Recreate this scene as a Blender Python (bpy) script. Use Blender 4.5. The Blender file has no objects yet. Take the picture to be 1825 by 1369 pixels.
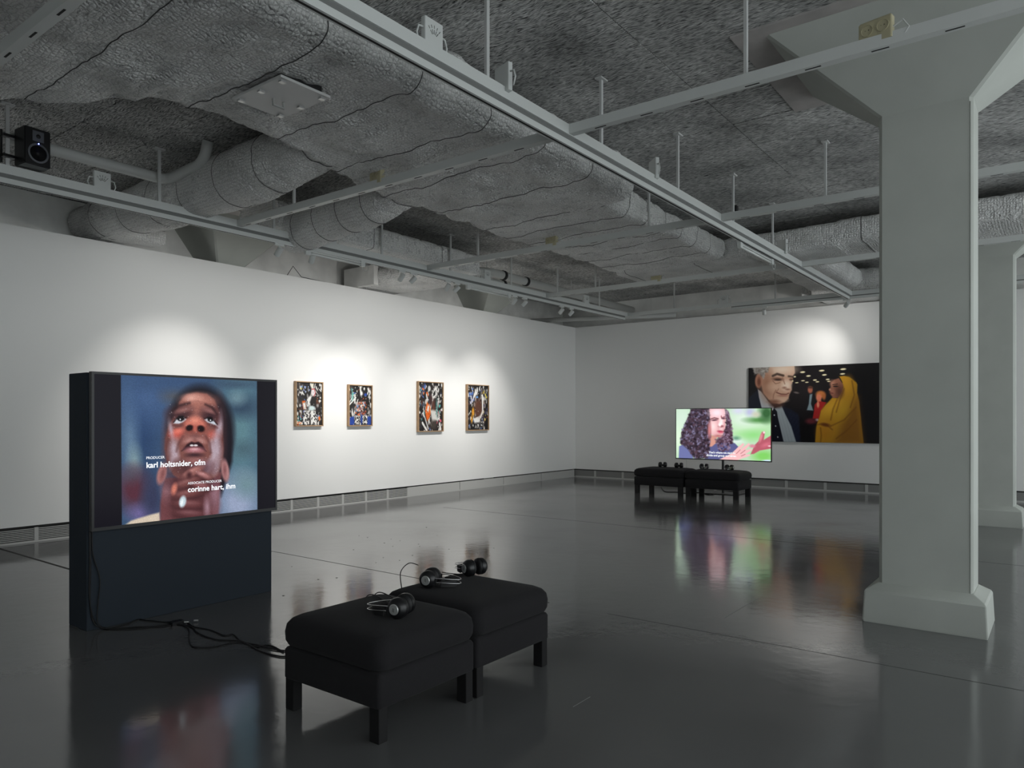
import bpy, bmesh, math, random
import numpy as np
from mathutils import Vector, Matrix, noise
random.seed(7)
SC = bpy.context.scene
COL = SC.collection
# ---------------------------------------------------------------- camera, world, exposure
W, HH, F_PX, Y0, CAMH = 1825.0, 1369.0, 1300.0, 744.0, 1.4
YAW = math.atan(987.5 / F_PX)
CAM = Vector((9.208, -14.587, CAMH))
cd = bpy.data.cameras.new('camera')
cd.sensor_width = 36.0
cd.lens = 36.0 * F_PX / W
cd.shift_y = (Y0 - HH / 2) / W
cd.clip_start = 0.05
cam = bpy.data.objects.new('camera', cd)
COL.objects.link(cam)
cam.location = CAM
cam.rotation_euler = (math.pi / 2, 0, YAW)
SC.camera = cam
wd = bpy.data.worlds.new('world')
SC.world = wd
wd.use_nodes = True
wd.node_tree.nodes['Background'].inputs[0].default_value = (0.62, 0.665, 0.68, 1)
wd.node_tree.nodes['Background'].inputs[1].default_value = 2.85
vs = SC.view_settings
vs.view_transform = 'Standard'
vs.look = 'None'
vs.exposure = 0.0
vs.gamma = 1.0
vs.use_curve_mapping = False
SC.cycles.max_bounces = 7
SPOT_W = 150.0
SPILL_W = 34.0

# ---------------------------------------------------------------- pixel -> place
FWD = Vector((-math.sin(YAW), math.cos(YAW), 0))
RGT = Vector((math.cos(YAW), math.sin(YAW), 0))
def at(x, y, axis, v):
    d = FWD + RGT * ((x - W / 2) / F_PX) + Vector((0, 0, (Y0 - y) / F_PX))
    t = (v - CAM[axis]) / d[axis]
    return CAM + d * t

# ---------------------------------------------------------------- materials
MATS = {}
def mat(name, col, rough=0.6, metal=0.0, spec=0.5, bump=None, var=None, emit=None, sheen=0.0, coat=0.0):
    """bump=(scale, strength, distance); var=(scale, amount): surface mottling"""
    if name in MATS: return MATS[name]
    m = bpy.data.materials.new(name); m.use_nodes = True
    nt = m.node_tree; b = nt.nodes['Principled BSDF']
    b.inputs['Base Color'].default_value = (*col, 1)
    b.inputs['Roughness'].default_value = rough
    b.inputs['Metallic'].default_value = metal
    b.inputs['Specular IOR Level'].default_value = spec
    if sheen: b.inputs['Sheen Weight'].default_value = sheen
    if coat: b.inputs['Coat Weight'].default_value = coat
    geo = None
    if bump or var: geo = nt.nodes.new('ShaderNodeNewGeometry')
    if var:
        n = nt.nodes.new('ShaderNodeTexNoise'); n.inputs['Scale'].default_value = var[0]; n.inputs['Detail'].default_value = 5
        nt.links.new(geo.outputs['Position'], n.inputs['Vector'])
        r = nt.nodes.new('ShaderNodeValToRGB')
        a = var[1]
        r.color_ramp.elements[0].position = 0.3; r.color_ramp.elements[1].position = 0.7
        r.color_ramp.elements[0].color = (*[c * (1 - a) for c in col], 1)
        r.color_ramp.elements[1].color = (*[min(1, c * (1 + a)) for c in col], 1)
        nt.links.new(n.outputs['Fac'], r.inputs['Fac']); nt.links.new(r.outputs['Color'], b.inputs['Base Color'])
    if bump:
        n = nt.nodes.new('ShaderNodeTexNoise'); n.inputs['Scale'].default_value = bump[0]; n.inputs['Detail'].default_value = 4
        nt.links.new(geo.outputs['Position'], n.inputs['Vector'])
        bp = nt.nodes.new('ShaderNodeBump'); bp.inputs['Strength'].default_value = bump[1]; bp.inputs['Distance'].default_value = bump[2]
        nt.links.new(n.outputs['Fac'], bp.inputs['Height']); nt.links.new(bp.outputs['Normal'], b.inputs['Normal'])
    if emit:
        b.inputs['Emission Color'].default_value = (*emit[0], 1); b.inputs['Emission Strength'].default_value = emit[1]
    MATS[name] = m
    return m

def node(nt, kind, **kw):
    n = nt.nodes.new(kind)
    for k, v in kw.items():
        if k in n.inputs: n.inputs[k].default_value = v
        else: setattr(n, k, v)
    return n

def m_floor():
    m = mat('floor_paint', (0.052, 0.052, 0.054), 0.24, spec=0.9)
    nt = m.node_tree; b = nt.nodes['Principled BSDF']; L = nt.links.new
    g = node(nt, 'ShaderNodeNewGeometry')
    n1 = node(nt, 'ShaderNodeTexNoise', Scale=1.1, Detail=6.0); L(g.outputs['Position'], n1.inputs['Vector'])
    r1 = node(nt, 'ShaderNodeMapRange'); r1.inputs['From Min'].default_value = .3; r1.inputs['From Max'].default_value = .7
    r1.inputs['To Min'].default_value = .08; r1.inputs['To Max'].default_value = .17
    L(n1.outputs['Fac'], r1.inputs['Value']); L(r1.outputs['Result'], b.inputs['Roughness'])
    cr = node(nt, 'ShaderNodeValToRGB'); cr.color_ramp.elements[0].color = (.105, .105, .108, 1); cr.color_ramp.elements[1].color = (.130, .130, .130, 1)
    L(n1.outputs['Fac'], cr.inputs['Fac']); L(cr.outputs['Color'], b.inputs['Base Color'])
    n2 = node(nt, 'ShaderNodeTexNoise', Scale=9.0, Detail=5.0); L(g.outputs['Position'], n2.inputs['Vector'])
    n3 = node(nt, 'ShaderNodeTexNoise', Scale=60.0, Detail=3.0); L(g.outputs['Position'], n3.inputs['Vector'])
    ad = node(nt, 'ShaderNodeMath', operation='MULTIPLY_ADD'); ad.inputs[1].default_value = .12
    L(n3.outputs['Fac'], ad.inputs[0]); L(n2.outputs['Fac'], ad.inputs[2])
    bp = node(nt, 'ShaderNodeBump', Strength=.22, Distance=.004); L(ad.outputs[0], bp.inputs['Height']); L(bp.outputs['Normal'], b.inputs['Normal'])
    return m

def m_woodwool():
    """painted wood-wool cement board: tangled fibres"""
    m = mat('wood_wool_board', (0.4, 0.4, 0.39), 0.95, spec=0.1)
    nt = m.node_tree; b = nt.nodes['Principled BSDF']; L = nt.links.new
    g = node(nt, 'ShaderNodeNewGeometry')
    outs = []
    dn = node(nt, 'ShaderNodeTexNoise', Scale=6.0, Detail=1.0); L(g.outputs['Position'], dn.inputs['Vector'])
    av = node(nt, 'ShaderNodeVectorMath', operation='MULTIPLY_ADD'); av.inputs[1].default_value = (.07, .07, 0)
    L(dn.outputs['Color'], av.inputs[0]); L(g.outputs['Position'], av.inputs[2])
    for i, (rz, sx, sy) in enumerate([(0.3, 15, 115), (1.35, 17, 125), (2.4, 16, 110), (-0.5, 12, 95)]):
        mp = node(nt, 'ShaderNodeMapping'); mp.inputs['Rotation'].default_value = (0, 0, rz); mp.inputs['Scale'].default_value = (sx, sy, 1)
        mp.inputs['Location'].default_value = (i * 3.7, i * 1.3, 0)
        L(av.outputs[0], mp.inputs['Vector'])
        n = node(nt, 'ShaderNodeTexNoise', Scale=1.0, Detail=1.5); L(mp.outputs[0], n.inputs['Vector']); outs.append(n.outputs['Fac'])
    a = outs[0]
    for o in outs[1:]:
        mx = node(nt, 'ShaderNodeMath', operation='MAXIMUM'); L(a, mx.inputs[0]); L(o, mx.inputs[1]); a = mx.outputs[0]
    cr = node(nt, 'ShaderNodeValToRGB')
    cr.color_ramp.elements[0].position = .46; cr.color_ramp.elements[0].color = (.07, .07, .068, 1)
    cr.color_ramp.elements[1].position = .69; cr.color_ramp.elements[1].color = (.86, .86, .84, 1)
    L(a, cr.inputs['Fac'])
    n5 = node(nt, 'ShaderNodeTexNoise', Scale=1.6, Detail=5.0); L(g.outputs['Position'], n5.inputs['Vector'])
    mr = node(nt, 'ShaderNodeMapRange'); mr.inputs['From Min'].default_value = .3; mr.inputs['From Max'].default_value = .7
    mr.inputs['To Min'].default_value = .55; mr.inputs['To Max'].default_value = 1.1; L(n5.outputs['Fac'], mr.inputs['Value'])
    mc = node(nt, 'ShaderNodeMix', data_type='RGBA', blend_type='MULTIPLY'); mc.inputs[0].default_value = 1
    L(cr.outputs['Color'], mc.inputs[6]); L(mr.outputs['Result'], mc.inputs[7]); L(mc.outputs[2], b.inputs['Base Color'])
    bp = node(nt, 'ShaderNodeBump', Strength=.8, Distance=.012); L(a, bp.inputs['Height']); L(bp.outputs['Normal'], b.inputs['Normal'])
    return m

def m_wool():
    """white painted mineral wool wrap under hexagonal wire netting"""
    m = mat('mineral_wool_wrap', (0.5, 0.5, 0.485), 0.9, spec=0.15)
    nt = m.node_tree; b = nt.nodes['Principled BSDF']; L = nt.links.new
    g = node(nt, 'ShaderNodeNewGeometry')
    v = node(nt, 'ShaderNodeTexVoronoi', feature='DISTANCE_TO_EDGE', Scale=34.0); v.inputs['Randomness'].default_value = .45
    L(g.outputs['Position'], v.inputs['Vector'])
    cr = node(nt, 'ShaderNodeValToRGB'); cr.color_ramp.elements[0].position = .0; cr.color_ramp.elements[0].color = (.55, .55, .54, 1)
    cr.color_ramp.elements[1].position = .09; cr.color_ramp.elements[1].color = (.88, .88, .865, 1); L(v.outputs['Distance'], cr.inputs['Fac'])
    n1 = node(nt, 'ShaderNodeTexNoise', Scale=2.6, Detail=6.0); L(g.outputs['Position'], n1.inputs['Vector'])
    mr = node(nt, 'ShaderNodeMapRange'); mr.inputs['From Min'].default_value = .3; mr.inputs['From Max'].default_value = .7
    mr.inputs['To Min'].default_value = .82; mr.inputs['To Max'].default_value = 1.08; L(n1.outputs['Fac'], mr.inputs['Value'])
    mc = node(nt, 'ShaderNodeMix', data_type='RGBA', blend_type='MULTIPLY'); mc.inputs[0].default_value = 1
    L(cr.outputs['Color'], mc.inputs[6]); L(mr.outputs['Result'], mc.inputs[7]); L(mc.outputs[2], b.inputs['Base Color'])
    n2 = node(nt, 'ShaderNodeTexNoise', Scale=14.0, Detail=6.0); L(g.outputs['Position'], n2.inputs['Vector'])
    n2.inputs['Distortion'].default_value = 1.2
    ad = node(nt, 'ShaderNodeMath', operation='MULTIPLY_ADD'); ad.inputs[1].default_value = .5
    L(v.outputs['Distance'], ad.inputs[0]); L(n2.outputs['Fac'], ad.inputs[2])
    bp = node(nt, 'ShaderNodeBump', Strength=1.0, Distance=.045); L(ad.outputs[0], bp.inputs['Height']); L(bp.outputs['Normal'], b.inputs['Normal'])
    return m

def m_fabric():
    m = mat('charcoal_fabric', (0.016, 0.0155, 0.017), 0.95, spec=0.12, sheen=0.04)
    nt = m.node_tree; b = nt.nodes['Principled BSDF']; L = nt.links.new
    g = node(nt, 'ShaderNodeNewGeometry')
    n = node(nt, 'ShaderNodeTexNoise', Scale=420.0, Detail=3.0); L(g.outputs['Position'], n.inputs['Vector'])
    bp = node(nt, 'ShaderNodeBump', Strength=.6, Distance=.002); L(n.outputs['Fac'], bp.inputs['Height']); L(bp.outputs['Normal'], b.inputs['Normal'])
    cr = node(nt, 'ShaderNodeValToRGB'); cr.color_ramp.elements[0].color = (.011, .0105, .012, 1); cr.color_ramp.elements[1].color = (.026, .025, .0265, 1)
    L(n.outputs['Fac'], cr.inputs['Fac']); L(cr.outputs['Color'], b.inputs['Base Color'])
    return m

def m_picture(name, emission, rough=.4):
    m = bpy.data.materials.new(name); m.use_nodes = True
    nt = m.node_tree; b = nt.nodes['Principled BSDF']
    a = node(nt, 'ShaderNodeAttribute'); a.attribute_name = 'picture'
    b.inputs['Roughness'].default_value = rough
    if emission:
        b.inputs['Base Color'].default_value = (.004, .004, .004, 1); b.inputs['Specular IOR Level'].default_value = .08
        nt.links.new(a.outputs['Color'], b.inputs['Emission Color']); b.inputs['Emission Strength'].default_value = emission
    else:
        nt.links.new(a.outputs['Color'], b.inputs['Base Color'])
    return m

WHITE = mat('white_wall_paint', (0.86, 0.86, 0.845), 0.85, spec=0.2, bump=(220, .08, .001))
CONC = mat('painted_concrete', (0.80, 0.80, 0.775), 0.9, spec=0.2, bump=(30, .35, .006), var=(2.2, .16))
COLPAINT = mat('column_paint', (0.455, 0.475, 0.44), 0.7, spec=0.3, bump=(45, .15, .003), var=(3, .04))
RAILW = mat('white_rail_enamel', (0.60, 0.62, 0.605), 0.45)
ROD = mat('white_painted_rod', (0.55, 0.56, 0.55), 0.5)
DARKSLOT = mat('dark_slot', (0.012, 0.012, 0.012), 0.8)
BLACKP = mat('black_plastic', (0.008, 0.008, 0.009), 0.35)
BLACKR = mat('black_rubber', (0.006, 0.006, 0.007), 0.6)
STANDB = mat('dark_blue_black_paint', (0.024, 0.032, 0.043), 0.75, spec=0.25, bump=(160, .1, .001))
LEGW = mat('dark_stained_wood', (0.011, 0.0105, 0.011), 0.6, spec=0.25, bump=(90, .15, .001))
OAK = mat('pale_oak', (0.42, 0.27, 0.15), 0.55, bump=(70, .2, .001), var=(14, .12))
PIPEW = mat('white_pipe', (0.52, 0.53, 0.515), 0.55, bump=(25, .1, .002))
BEIGE = mat('aged_beige_plastic', (0.46, 0.425, 0.28), 0.5)
SILVER = mat('brushed_silver', (0.55, 0.56, 0.55), 0.35, metal=.7)
STEEL = mat('chrome_steel', (0.6, 0.6, 0.6), 0.2, metal=1)
GREYG = mat('grey_speaker_ring', (0.10, 0.105, 0.12), 0.5)
SKIRT = mat('white_skirting_metal', (0.50, 0.50, 0.485), 0.5)
LAMPLIT = mat('lit_lamp_lens', (1, 1, 1), 0.3, emit=((1.0, .90, .75), 30))
LAMPOFF = mat('lamp_glass', (0.35, 0.35, 0.35), 0.2)
TUBEOFF = mat('frosted_tube', (0.7, 0.72, 0.7), 0.35)
LEDBLUE = mat('blue_led', (0.1, 0.1, 1), 0.3, emit=((.15, .2, 1), 12))
LEDCYAN = mat('pale_cyan_led', (0.3, .8, .8), 0.3, emit=((.45, .9, .95), 1.0))
WIRE = mat('dark_binding_wire', (0.05, 0.05, 0.048), 0.7)
LETTER = mat('white_lettering_light', (0.8, 0.8, 0.8), 0.5, emit=((.80, .82, .86), 1.0))
FLOORM, BOARD, WOOL, FABRIC = m_floor(), m_woodwool(), m_wool(), m_fabric()

# ---------------------------------------------------------------- mesh building
class MB:
    def __init__(s): s.v, s.f = [], []
    def add(s, vs_, fs):
        o = len(s.v); s.v += [tuple(v) for v in vs_]; s.f += [tuple(i + o for i in f) for f in fs]; return s
    def box(s, x0, x1, y0, y1, z0, z1):
        return s.add([(x0, y0, z0), (x1, y0, z0), (x1, y1, z0), (x0, y1, z0), (x0, y0, z1), (x1, y0, z1), (x1, y1, z1), (x0, y1, z1)],
                     [(0, 3, 2, 1), (4, 5, 6, 7), (0, 1, 5, 4), (1, 2, 6, 5), (2, 3, 7, 6), (3, 0, 4, 7)])
    def rings(s, rings, cap=True, close=False):
        n = len(rings[0]); o = len(s.v)
        for r in rings: s.v += [tuple(p) for p in r]
        m = len(rings)
        for i in range(m if close else m - 1):
            a, b = o + i * n, o + ((i + 1) % m) * n
            for j in range(n):
                k = (j + 1) % n
                s.f.append((a + j, a + k, b + k, b + j))
        if cap and not close:
            s.f.append(tuple(o + j for j in reversed(range(n))))
            s.f.append(tuple(o + (m - 1) * n + j for j in range(n)))
        return s
    def tube(s, pts, r, n=8, cap=True):
        pts = [Vector(p) for p in pts]
        rs = r if isinstance(r, (list, tuple)) else [r] * len(pts)
        rings = []; up = None
        for i, p in enumerate(pts):
            t = (pts[min(i + 1, len(pts) - 1)] - pts[max(i - 1, 0)]).normalized()
            if up is None:
                up = Vector((0, 0, 1)) if abs(t.z) < .9 else Vector((1, 0, 0))
            a = up.cross(t)
            if a.length < 1e-5: a = Vector((1, 0, 0)).cross(t)
            a.normalize(); up = t.cross(a).normalized()
            rings.append([p + (a * math.cos(2 * math.pi * k / n) + up * math.sin(2 * math.pi * k / n)) * rs[i] for k in range(n)])
        return s.rings(rings, cap)
    def lathe(s, prof, mtx=None, n=20):
        """prof [(radius, height)] about z, mtx places it"""
        mtx = mtx or Matrix()
        rings = [[mtx @ Vector((r * math.cos(2 * math.pi * k / n), r * math.sin(2 * math.pi * k / n), z)) for k in range(n)] for r, z in prof]
        return s.rings(rings)
    def rloft(s, cx, cy, hx, hy, r, prof, n=6):
        """stack of rounded rectangles; prof [(z, inset)]"""
        rings = []
        for z, ins in prof:
            ax, ay = hx - ins, hy - ins; rr = max(.001, min(r, ax, ay)); ring = []
            for (sx, sy, a0) in ((1, 1, 0), (-1, 1, 90), (-1, -1, 180), (1, -1, 270)):
                for k in range(n + 1):
                    a = math.radians(a0 + 90 * k / n)
                    ring.append((cx + sx * (ax - rr) + rr * math.cos(a), cy + sy * (ay - rr) + rr * math.sin(a), z))
            rings.append(ring)
        return s.rings(rings)
    def build(s, name, material, parent=None, smooth=False, kind=None, bevel=0):
        me = bpy.data.meshes.new(name); me.from_pydata(s.v, [], s.f); me.update()
        if bevel:
            bm = bmesh.new(); bm.from_mesh(me)
            bmesh.ops.bevel(bm, geom=bm.edges[:] , offset=bevel, segments=2, affect='EDGES', clamp_overlap=True)
            bm.to_mesh(me); bm.free()
        if smooth:
            for p in me.polygons: p.use_smooth = True
        me.materials.append(material)
        return link(name, me, parent, kind)

def link(name, me, parent=None, kind=None):
    o = bpy.data.objects.new(name, me); COL.objects.link(o)
    if parent is not None:
        o.parent = parent
        org = Vector((0, 0, 0)); q = parent
        if not parent.get('local'):
            while q is not None: org += q.location; q = q.parent
            o.location = -org
    if kind: o['kind'] = kind
    return o

def thing(name, label, cat, loc=(0, 0, 0), rz=0.0, group=None, local=False):
    """an Empty at the base of a thing. local: its parts are modelled about its own origin"""
    o = bpy.data.objects.new(name, None); COL.objects.link(o)
    o.location = loc; o.rotation_euler = (0, 0, rz); o.empty_display_size = .1
    tag(o, label, cat, group)
    if local: o['local'] = 1
    return o
def tag(o, label, cat, group=None):
    o['label'] = label; o['category'] = cat
    if group: o['group'] = group
    return o
def sub(o):
    o['local'] = 1; return o
def copy_tree(o, parent=None):
    c = o.copy(); COL.objects.link(c)
    if parent is not None: c.parent = parent
    for ch in list(o.children): copy_tree(ch, c)
    return c
def structure(o):
    o['kind'] = 'structure'; return o
def smooth_by_angle(o, deg=40):
    me = o.data
    for p in me.polygons: p.use_smooth = True
    me.set_sharp_from_angle(angle=math.radians(deg)); return o

# ---------------------------------------------------------------- the setting
XR, YN, HC, HW = 13.5, -18.5, 4.06, 3.5125
floor = structure(MB().box(-.6, XR, YN, .35, -.12, 0).build('floor', FLOORM))
for (x0, x1, y, w) in ((-.05, 3.7, -11.70, .028), (2.3, 6.1, -10.03, .009), (6.6, 13, -10.03, .004), (1.5, 12, -6.2, .005)):
    MB().box(x0, x1, y - w / 2, y + w / 2, 0, .0008).build('floor_joint', DARKSLOT, floor)
for (y0, y1, x, w) in ((-9.65, -8.9, 7.31, .004), (-11.6, -11.44, 7.31, .003)):
    MB().box(x - w / 2, x + w / 2, y0, y1, 0, .0008).build('floor_joint', mat('pale_scratch', (.2, .2, .2), .4), floor)
m = MB()
for (x_, y_) in ((697, 961), (713, 964), (655, 958), (700, 974), (735, 990), (712, 999), (683, 994), (748, 974), (779, 975), (800, 979), (779, 954), (831, 971), (746, 970), (685, 968), (670, 1003), (640, 955), (567, 1033), (505, 1062), (630, 980), (851, 986), (600, 1030), (520, 1010), (760, 940), (880, 977)):
    q = at(x_, y_, 2, 0); r = random.uniform(.006, .011)
    m.add([(q.x + r * math.cos(k * 1.0472), q.y + r * math.sin(k * 1.0472), .001) for k in range(6)], [(0, 1, 2, 3, 4, 5)])
m.build('screw_mark', DARKSLOT, floor, kind='stuff')
ceil = structure(MB().box(-.6, XR, YN, .35, HC + .032, HC + .2).build('ceiling', CONC))
bh, xs, y = .60, [-.58, 2.0, 4.4, 6.8, 9.2, 11.6, XR], .30
while y > YN + .3:
    for a, b in zip(xs[:-1], xs[1:]):
        o = MB().box(0, b - a - .008, -bh + .008, 0, 0, .032).build('ceiling_board', BOARD, ceil)
        o.location = Vector((a, y, HC + random.uniform(-.002, .005)))
    y -= bh

structure(MB().box(-.10, 0, YN, 0, .19, HW).build('wall_left', WHITE))
structure(MB().box(-.10, XR, 0, .10, .19, HW).build('wall_back', WHITE))
structure(MB().box(-.62, XR, YN - .1, YN, 0, HC + .05).build('wall_front_added', WHITE))  # unseen wall added behind the camera so that light comes from the right
structure(MB().box(-.62, -.50, YN, .35, -.05, HC + .05).build('wall_left_concrete', CONC))
structure(MB().box(-.5, XR, .22, .35, -.05, HC + .05).build('wall_back_concrete', CONC))
structure(MB().box(-.10, -.085, YN, 0, 0, .19).build('baseboard_left_recess', mat('recess_shade', (.05, .05, .048), .9)))  # dark colour on the recess backs puts in the shade of the gap
structure(MB().box(-.085, XR, .085, .1, 0, .19).build('baseboard_back_recess', MATS['recess_shade']))
# skirting under the left wall: louvred as far as y=-5.47, then plain panels
bl = structure(MB().box(-.03, -.012, YN, -.0, 0, .022).build('baseboard_left', SKIRT))
posts = [-5.47 - .485 * k for k in range(0, 22)]
for yy in posts:
    MB().box(-.03, -.010, yy - .02, yy + .02, .022, .165).build('skirting_post', SKIRT, bl)
for a, b in zip(posts[1:], posts[:-1]):
    m = MB()
    for k in range(7):
        z = .032 + k * .019
        m.box(-.030, -.016, a + .02, b - .02, z, z + .0095)
    m.build('louvre_panel', SKIRT, bl)
for k in range(4):
    a = -5.45 + k * 1.36
    MB().box(-.03, -.012, a, min(a + 1.345, -.01), .022, .168).build('skirting_panel', SKIRT, bl)
bb = structure(MB().box(-.012, XR, .012, .03, 0, .028).build('baseboard_back', SKIRT))
x = .53 - .72
while x < XR:
    MB().box(x - .025, x + .025, .012, .03, .028, .165).build('skirting_post', SKIRT, bb)
    MB().box(x + .025, min(x + .695, XR), .025, .035, .028, .165).build('skirting_panel', mat('grey_skirting', (.24, .24, .235), .6), bb)
    x += .72

# ---------------------------------------------------------------- columns
def column(cx, cy, label, plinth=True, group=None):
    t = thing('concrete_column', label, 'column', (cx, cy, 0), 0, group, local=True)
    hx, hy = .277, .175
    if plinth:
        m = MB().rloft(0, 0, .365, .262, .010, [(0, .004), (.015, 0), (.205, .010), (.222, .020), (.262, .084)], n=2)
        smooth_by_angle(m.build('plinth', COLPAINT, t), 20)
    def oct_ring(ax, ay, c, z):
        return [(ax, -ay + c, z), (ax, ay - c, z), (ax - c, ay, z), (-ax + c, ay, z), (-ax, ay - c, z), (-ax, -ay + c, z), (-ax + c, -ay, z), (ax - c, -ay, z)]
    MB().rings([oct_ring(hx, hy, .022, 0.25 if plinth else 0), oct_ring(hx, hy, .022, 3.47)]).build('shaft', COLPAINT, t)
    MB().rings([oct_ring(hx, hy, .022, 3.47), oct_ring(hx + .63, hy + .445, .022, HC - .012)]).build('capital', COLPAINT, t)
    MB().box(-hx - .84, hx + .84, -hy - .56, hy + .64, HC - .012, HC + .02).build('drop_panel', mat('rosy_plaster', (.44, .415, .40), .85, var=(5, .12), bump=(30, .2, .003)), t)
    return t
CX0, CY0, PY = 8.455, -8.875, 5.74
column(CX0, CY0, 'grey-white concrete column on a plinth, standing behind the cross rail with a beige socket')
column(CX0 - .04, CY0 + PY - .03, 'grey-white concrete column on a plinth, standing behind the other column near the far wall')
column(-.36, CY0, 'concrete wall column capital above the left wall, beside the round branch ducts', False)
column(-.36, CY0 + PY, 'concrete wall column capital above the white wall nearest its corner with the far wall', False)
# thin conduit down the free column
m = MB().tube([(CX0 + .262, CY0 - .172, .262), (CX0 + .262, CY0 - .172, 3.44)], .007, 6)
tag(m.build('conduit', COLPAINT), 'thin painted conduit running down the corner of the plinth column', 'conduit')

# ---------------------------------------------------------------- wrapped ducts
def lumpy(p, amp, seed):
    q = Vector(p)
    return amp * (noise.noise(q * 2.1 + Vector((seed, 0, 0))) + .75 * noise.noise(Vector((q.x * 3.2, q.y * 6.5, q.z * 5)) + Vector((0, seed, 0))) + .4 * noise.noise(q * 12.7))
def wrapped(axis, stations, fn, amp=.022, step=.05, seed=0., wire=.36, pinch=.018):
    """loft of rounded rectangles; axis 0 or 1; fn(s) -> (a0, a1, z0, z1, r)"""
    s0, s1 = stations; n = max(3, int(abs(s1 - s0) / step)); mb = MB(); rings = []
    for i in range(n + 1):
        s = s0 + (s1 - s0) * i / n; a0, a1, z0, z1, r = fn(s)
        hx, hz = (a1 - a0) / 2, (z1 - z0) / 2; cx, cz = (a0 + a1) / 2, (z0 + z1) / 2; r = min(r, hx, hz)
        ring = []
        NA, NZ, NC = max(3, int((hx - r) * 2 / step)), max(2, int((hz - r) * 2 / step)), 7
        def emit(u, w, nu, nw):
            p = (u, s, w) if axis == 1 else (s, u, w)
            d = lumpy(p, amp, seed)
            ph = abs(((s / wire) % 1) - .5) * 2
            d -= pinch * max(0, (ph - .86) / .14)
            u2, w2 = u + nu * d, w + nw * d
            ring.append((u2, s, w2) if axis == 1 else (s, u2, w2))
        for k in range(NA): emit(cx - hx + r + (2 * (hx - r)) * k / NA, cz - hz, 0, -1)
        for k in range(NC):
            a = -math.pi / 2 + math.pi / 2 * k / NC; emit(cx + hx - r + r * math.cos(a), cz - hz + r + r * math.sin(a), math.cos(a), math.sin(a))
        for k in range(NZ): emit(cx + hx, cz - hz + r + 2 * (hz - r) * k / NZ, 1, 0)
        for k in range(NC):
            a = math.pi / 2 * k / NC; emit(cx + hx - r + r * math.cos(a), cz + hz - r + r * math.sin(a), math.cos(a), math.sin(a))
        for k in range(NA): emit(cx + hx - r - 2 * (hx - r) * k / NA, cz + hz, 0, 1)
        for k in range(NC):
            a = math.pi / 2 + math.pi / 2 * k / NC; emit(cx - hx + r + r * math.cos(a), cz + hz - r + r * math.sin(a), math.cos(a), math.sin(a))
        for k in range(NZ): emit(cx - hx, cz + hz - r - 2 * (hz - r) * k / NZ, -1, 0)
        for k in range(NC):
            a = math.pi + math.pi / 2 * k / NC; emit(cx - hx + r + r * math.cos(a), cz - hz + r + r * math.sin(a), math.cos(a), math.sin(a))
        rings.append(ring)
    # equal ring lengths: resample
    N = len(rings[0])
    if any(len(r) != N for r in rings):
        out = []
        for r in rings:
            M = len(r); out.append([Vector(r[int(j * M / N) % M]).lerp(Vector(r[(int(j * M / N) + 1) % M]), j * M / N - int(j * M / N)) for j in range(N)])
        rings = out
    mb.rings(rings); mb.last = rings
    return mb
def wires(mb, parent, every, start=3):
    for i in range(start, len(mb.last) - 2, every):
        ring = mb.last[i]; N = len(ring); jit = random.uniform(-.02, .02)
        c = sum((Vector(p) for p in ring), Vector()) / N
        pts = [Vector(p) + (Vector(p) - c).normalized() * .002 + Vector((0, 0, 0)) for p in ring]
        MB().rings([[q + (a * d1 + b_ * d2) for (d1, d2) in ((.004, 0), (0, .004), (-.004, 0), (0, -.004))] for q, a, b_ in
                    [(q, Vector((1, 0, 0)) if abs((pts[(k + 1) % N] - pts[k - 1]).x) < abs((pts[(k + 1) % N] - pts[k - 1]).y) else Vector((0, 1, 0)), Vector((0, 0, 1))) for k, q in enumerate(pts)]], close=True
                   ).build('binding_wire', WIRE, parent)

def duct_main(s):
    if s < -12.0:
        t = min(1, (-12.0 - s) / .75); xl = 4.12 - 1.05 * t
        if s < -12.75: xl = 3.07 - .45 * min(1.5, (-12.75 - s))
    elif s < -10.9: xl = 4.12
    elif s < -9.7: xl = 4.12 - .42 * (s + 10.9) / 1.2
    else: xl = 3.70
    return (xl, 5.78, 3.60, 3.985, .13)
t = thing('supply_duct', 'wide white wool-wrapped air duct with an access hatch in its underside', 'duct', (4.9, -11, 3.6))
mb = wrapped(1, (-16.5, -8.02), duct_main, seed=1.7, amp=.046)
smooth_by_angle(mb.build('wool_wrap', WOOL, t), 60); wires(mb, t, 15)
h = MB().box(4.73, 5.27, -11.81, -11.42, 3.545, 3.562).build('access_hatch', mat('white_hatch_metal', (.60, .60, .59), .5), t)
m = MB()
MB().box(4.77, 5.23, -11.77, -11.46, 3.562, 3.62).build('hatch_collar', DARKSLOT, t)
m.tube([(4.96, -11.65, 3.545), (4.96, -11.65, 3.505), (4.96, -11.57, 3.505), (4.96, -11.57, 3.545)], .010, 6)
m.build('handle', SILVER, h)
for (a, b) in ((4.77, -11.77), (5.0, -11.77), (5.23, -11.77), (4.77, -11.46), (5.0, -11.46), (5.23, -11.46)):
    MB().box(a - .015, a + .015, b - .02, b + .02, 3.533, 3.546).build('clip', SILVER, h)
t = thing('supply_duct', 'white wool-wrapped air duct narrower than the hatch duct that it continues', 'duct', (4.5, -6.5, 3.6))
mb = wrapped(1, (-8.10, -4.72), lambda s: (3.66, 5.42, 3.61, 3.90, .10), seed=4.2, amp=.034)
smooth_by_angle(mb.build('wool_wrap', WOOL, t), 60); wires(mb, t, 9)
t = thing('supply_duct', 'white wool-wrapped air duct crossing along the far wall behind the plinth columns', 'duct', (7.5, -4.3, 3.6))
mb = wrapped(0, (3.7, 13.4), lambda s: (-4.70, -3.75, 3.59 + (.03 if s > 6.9 else 0), 3.90 + (.02 if s > 6.9 else 0), .07), seed=7.7, amp=.010)
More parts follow.
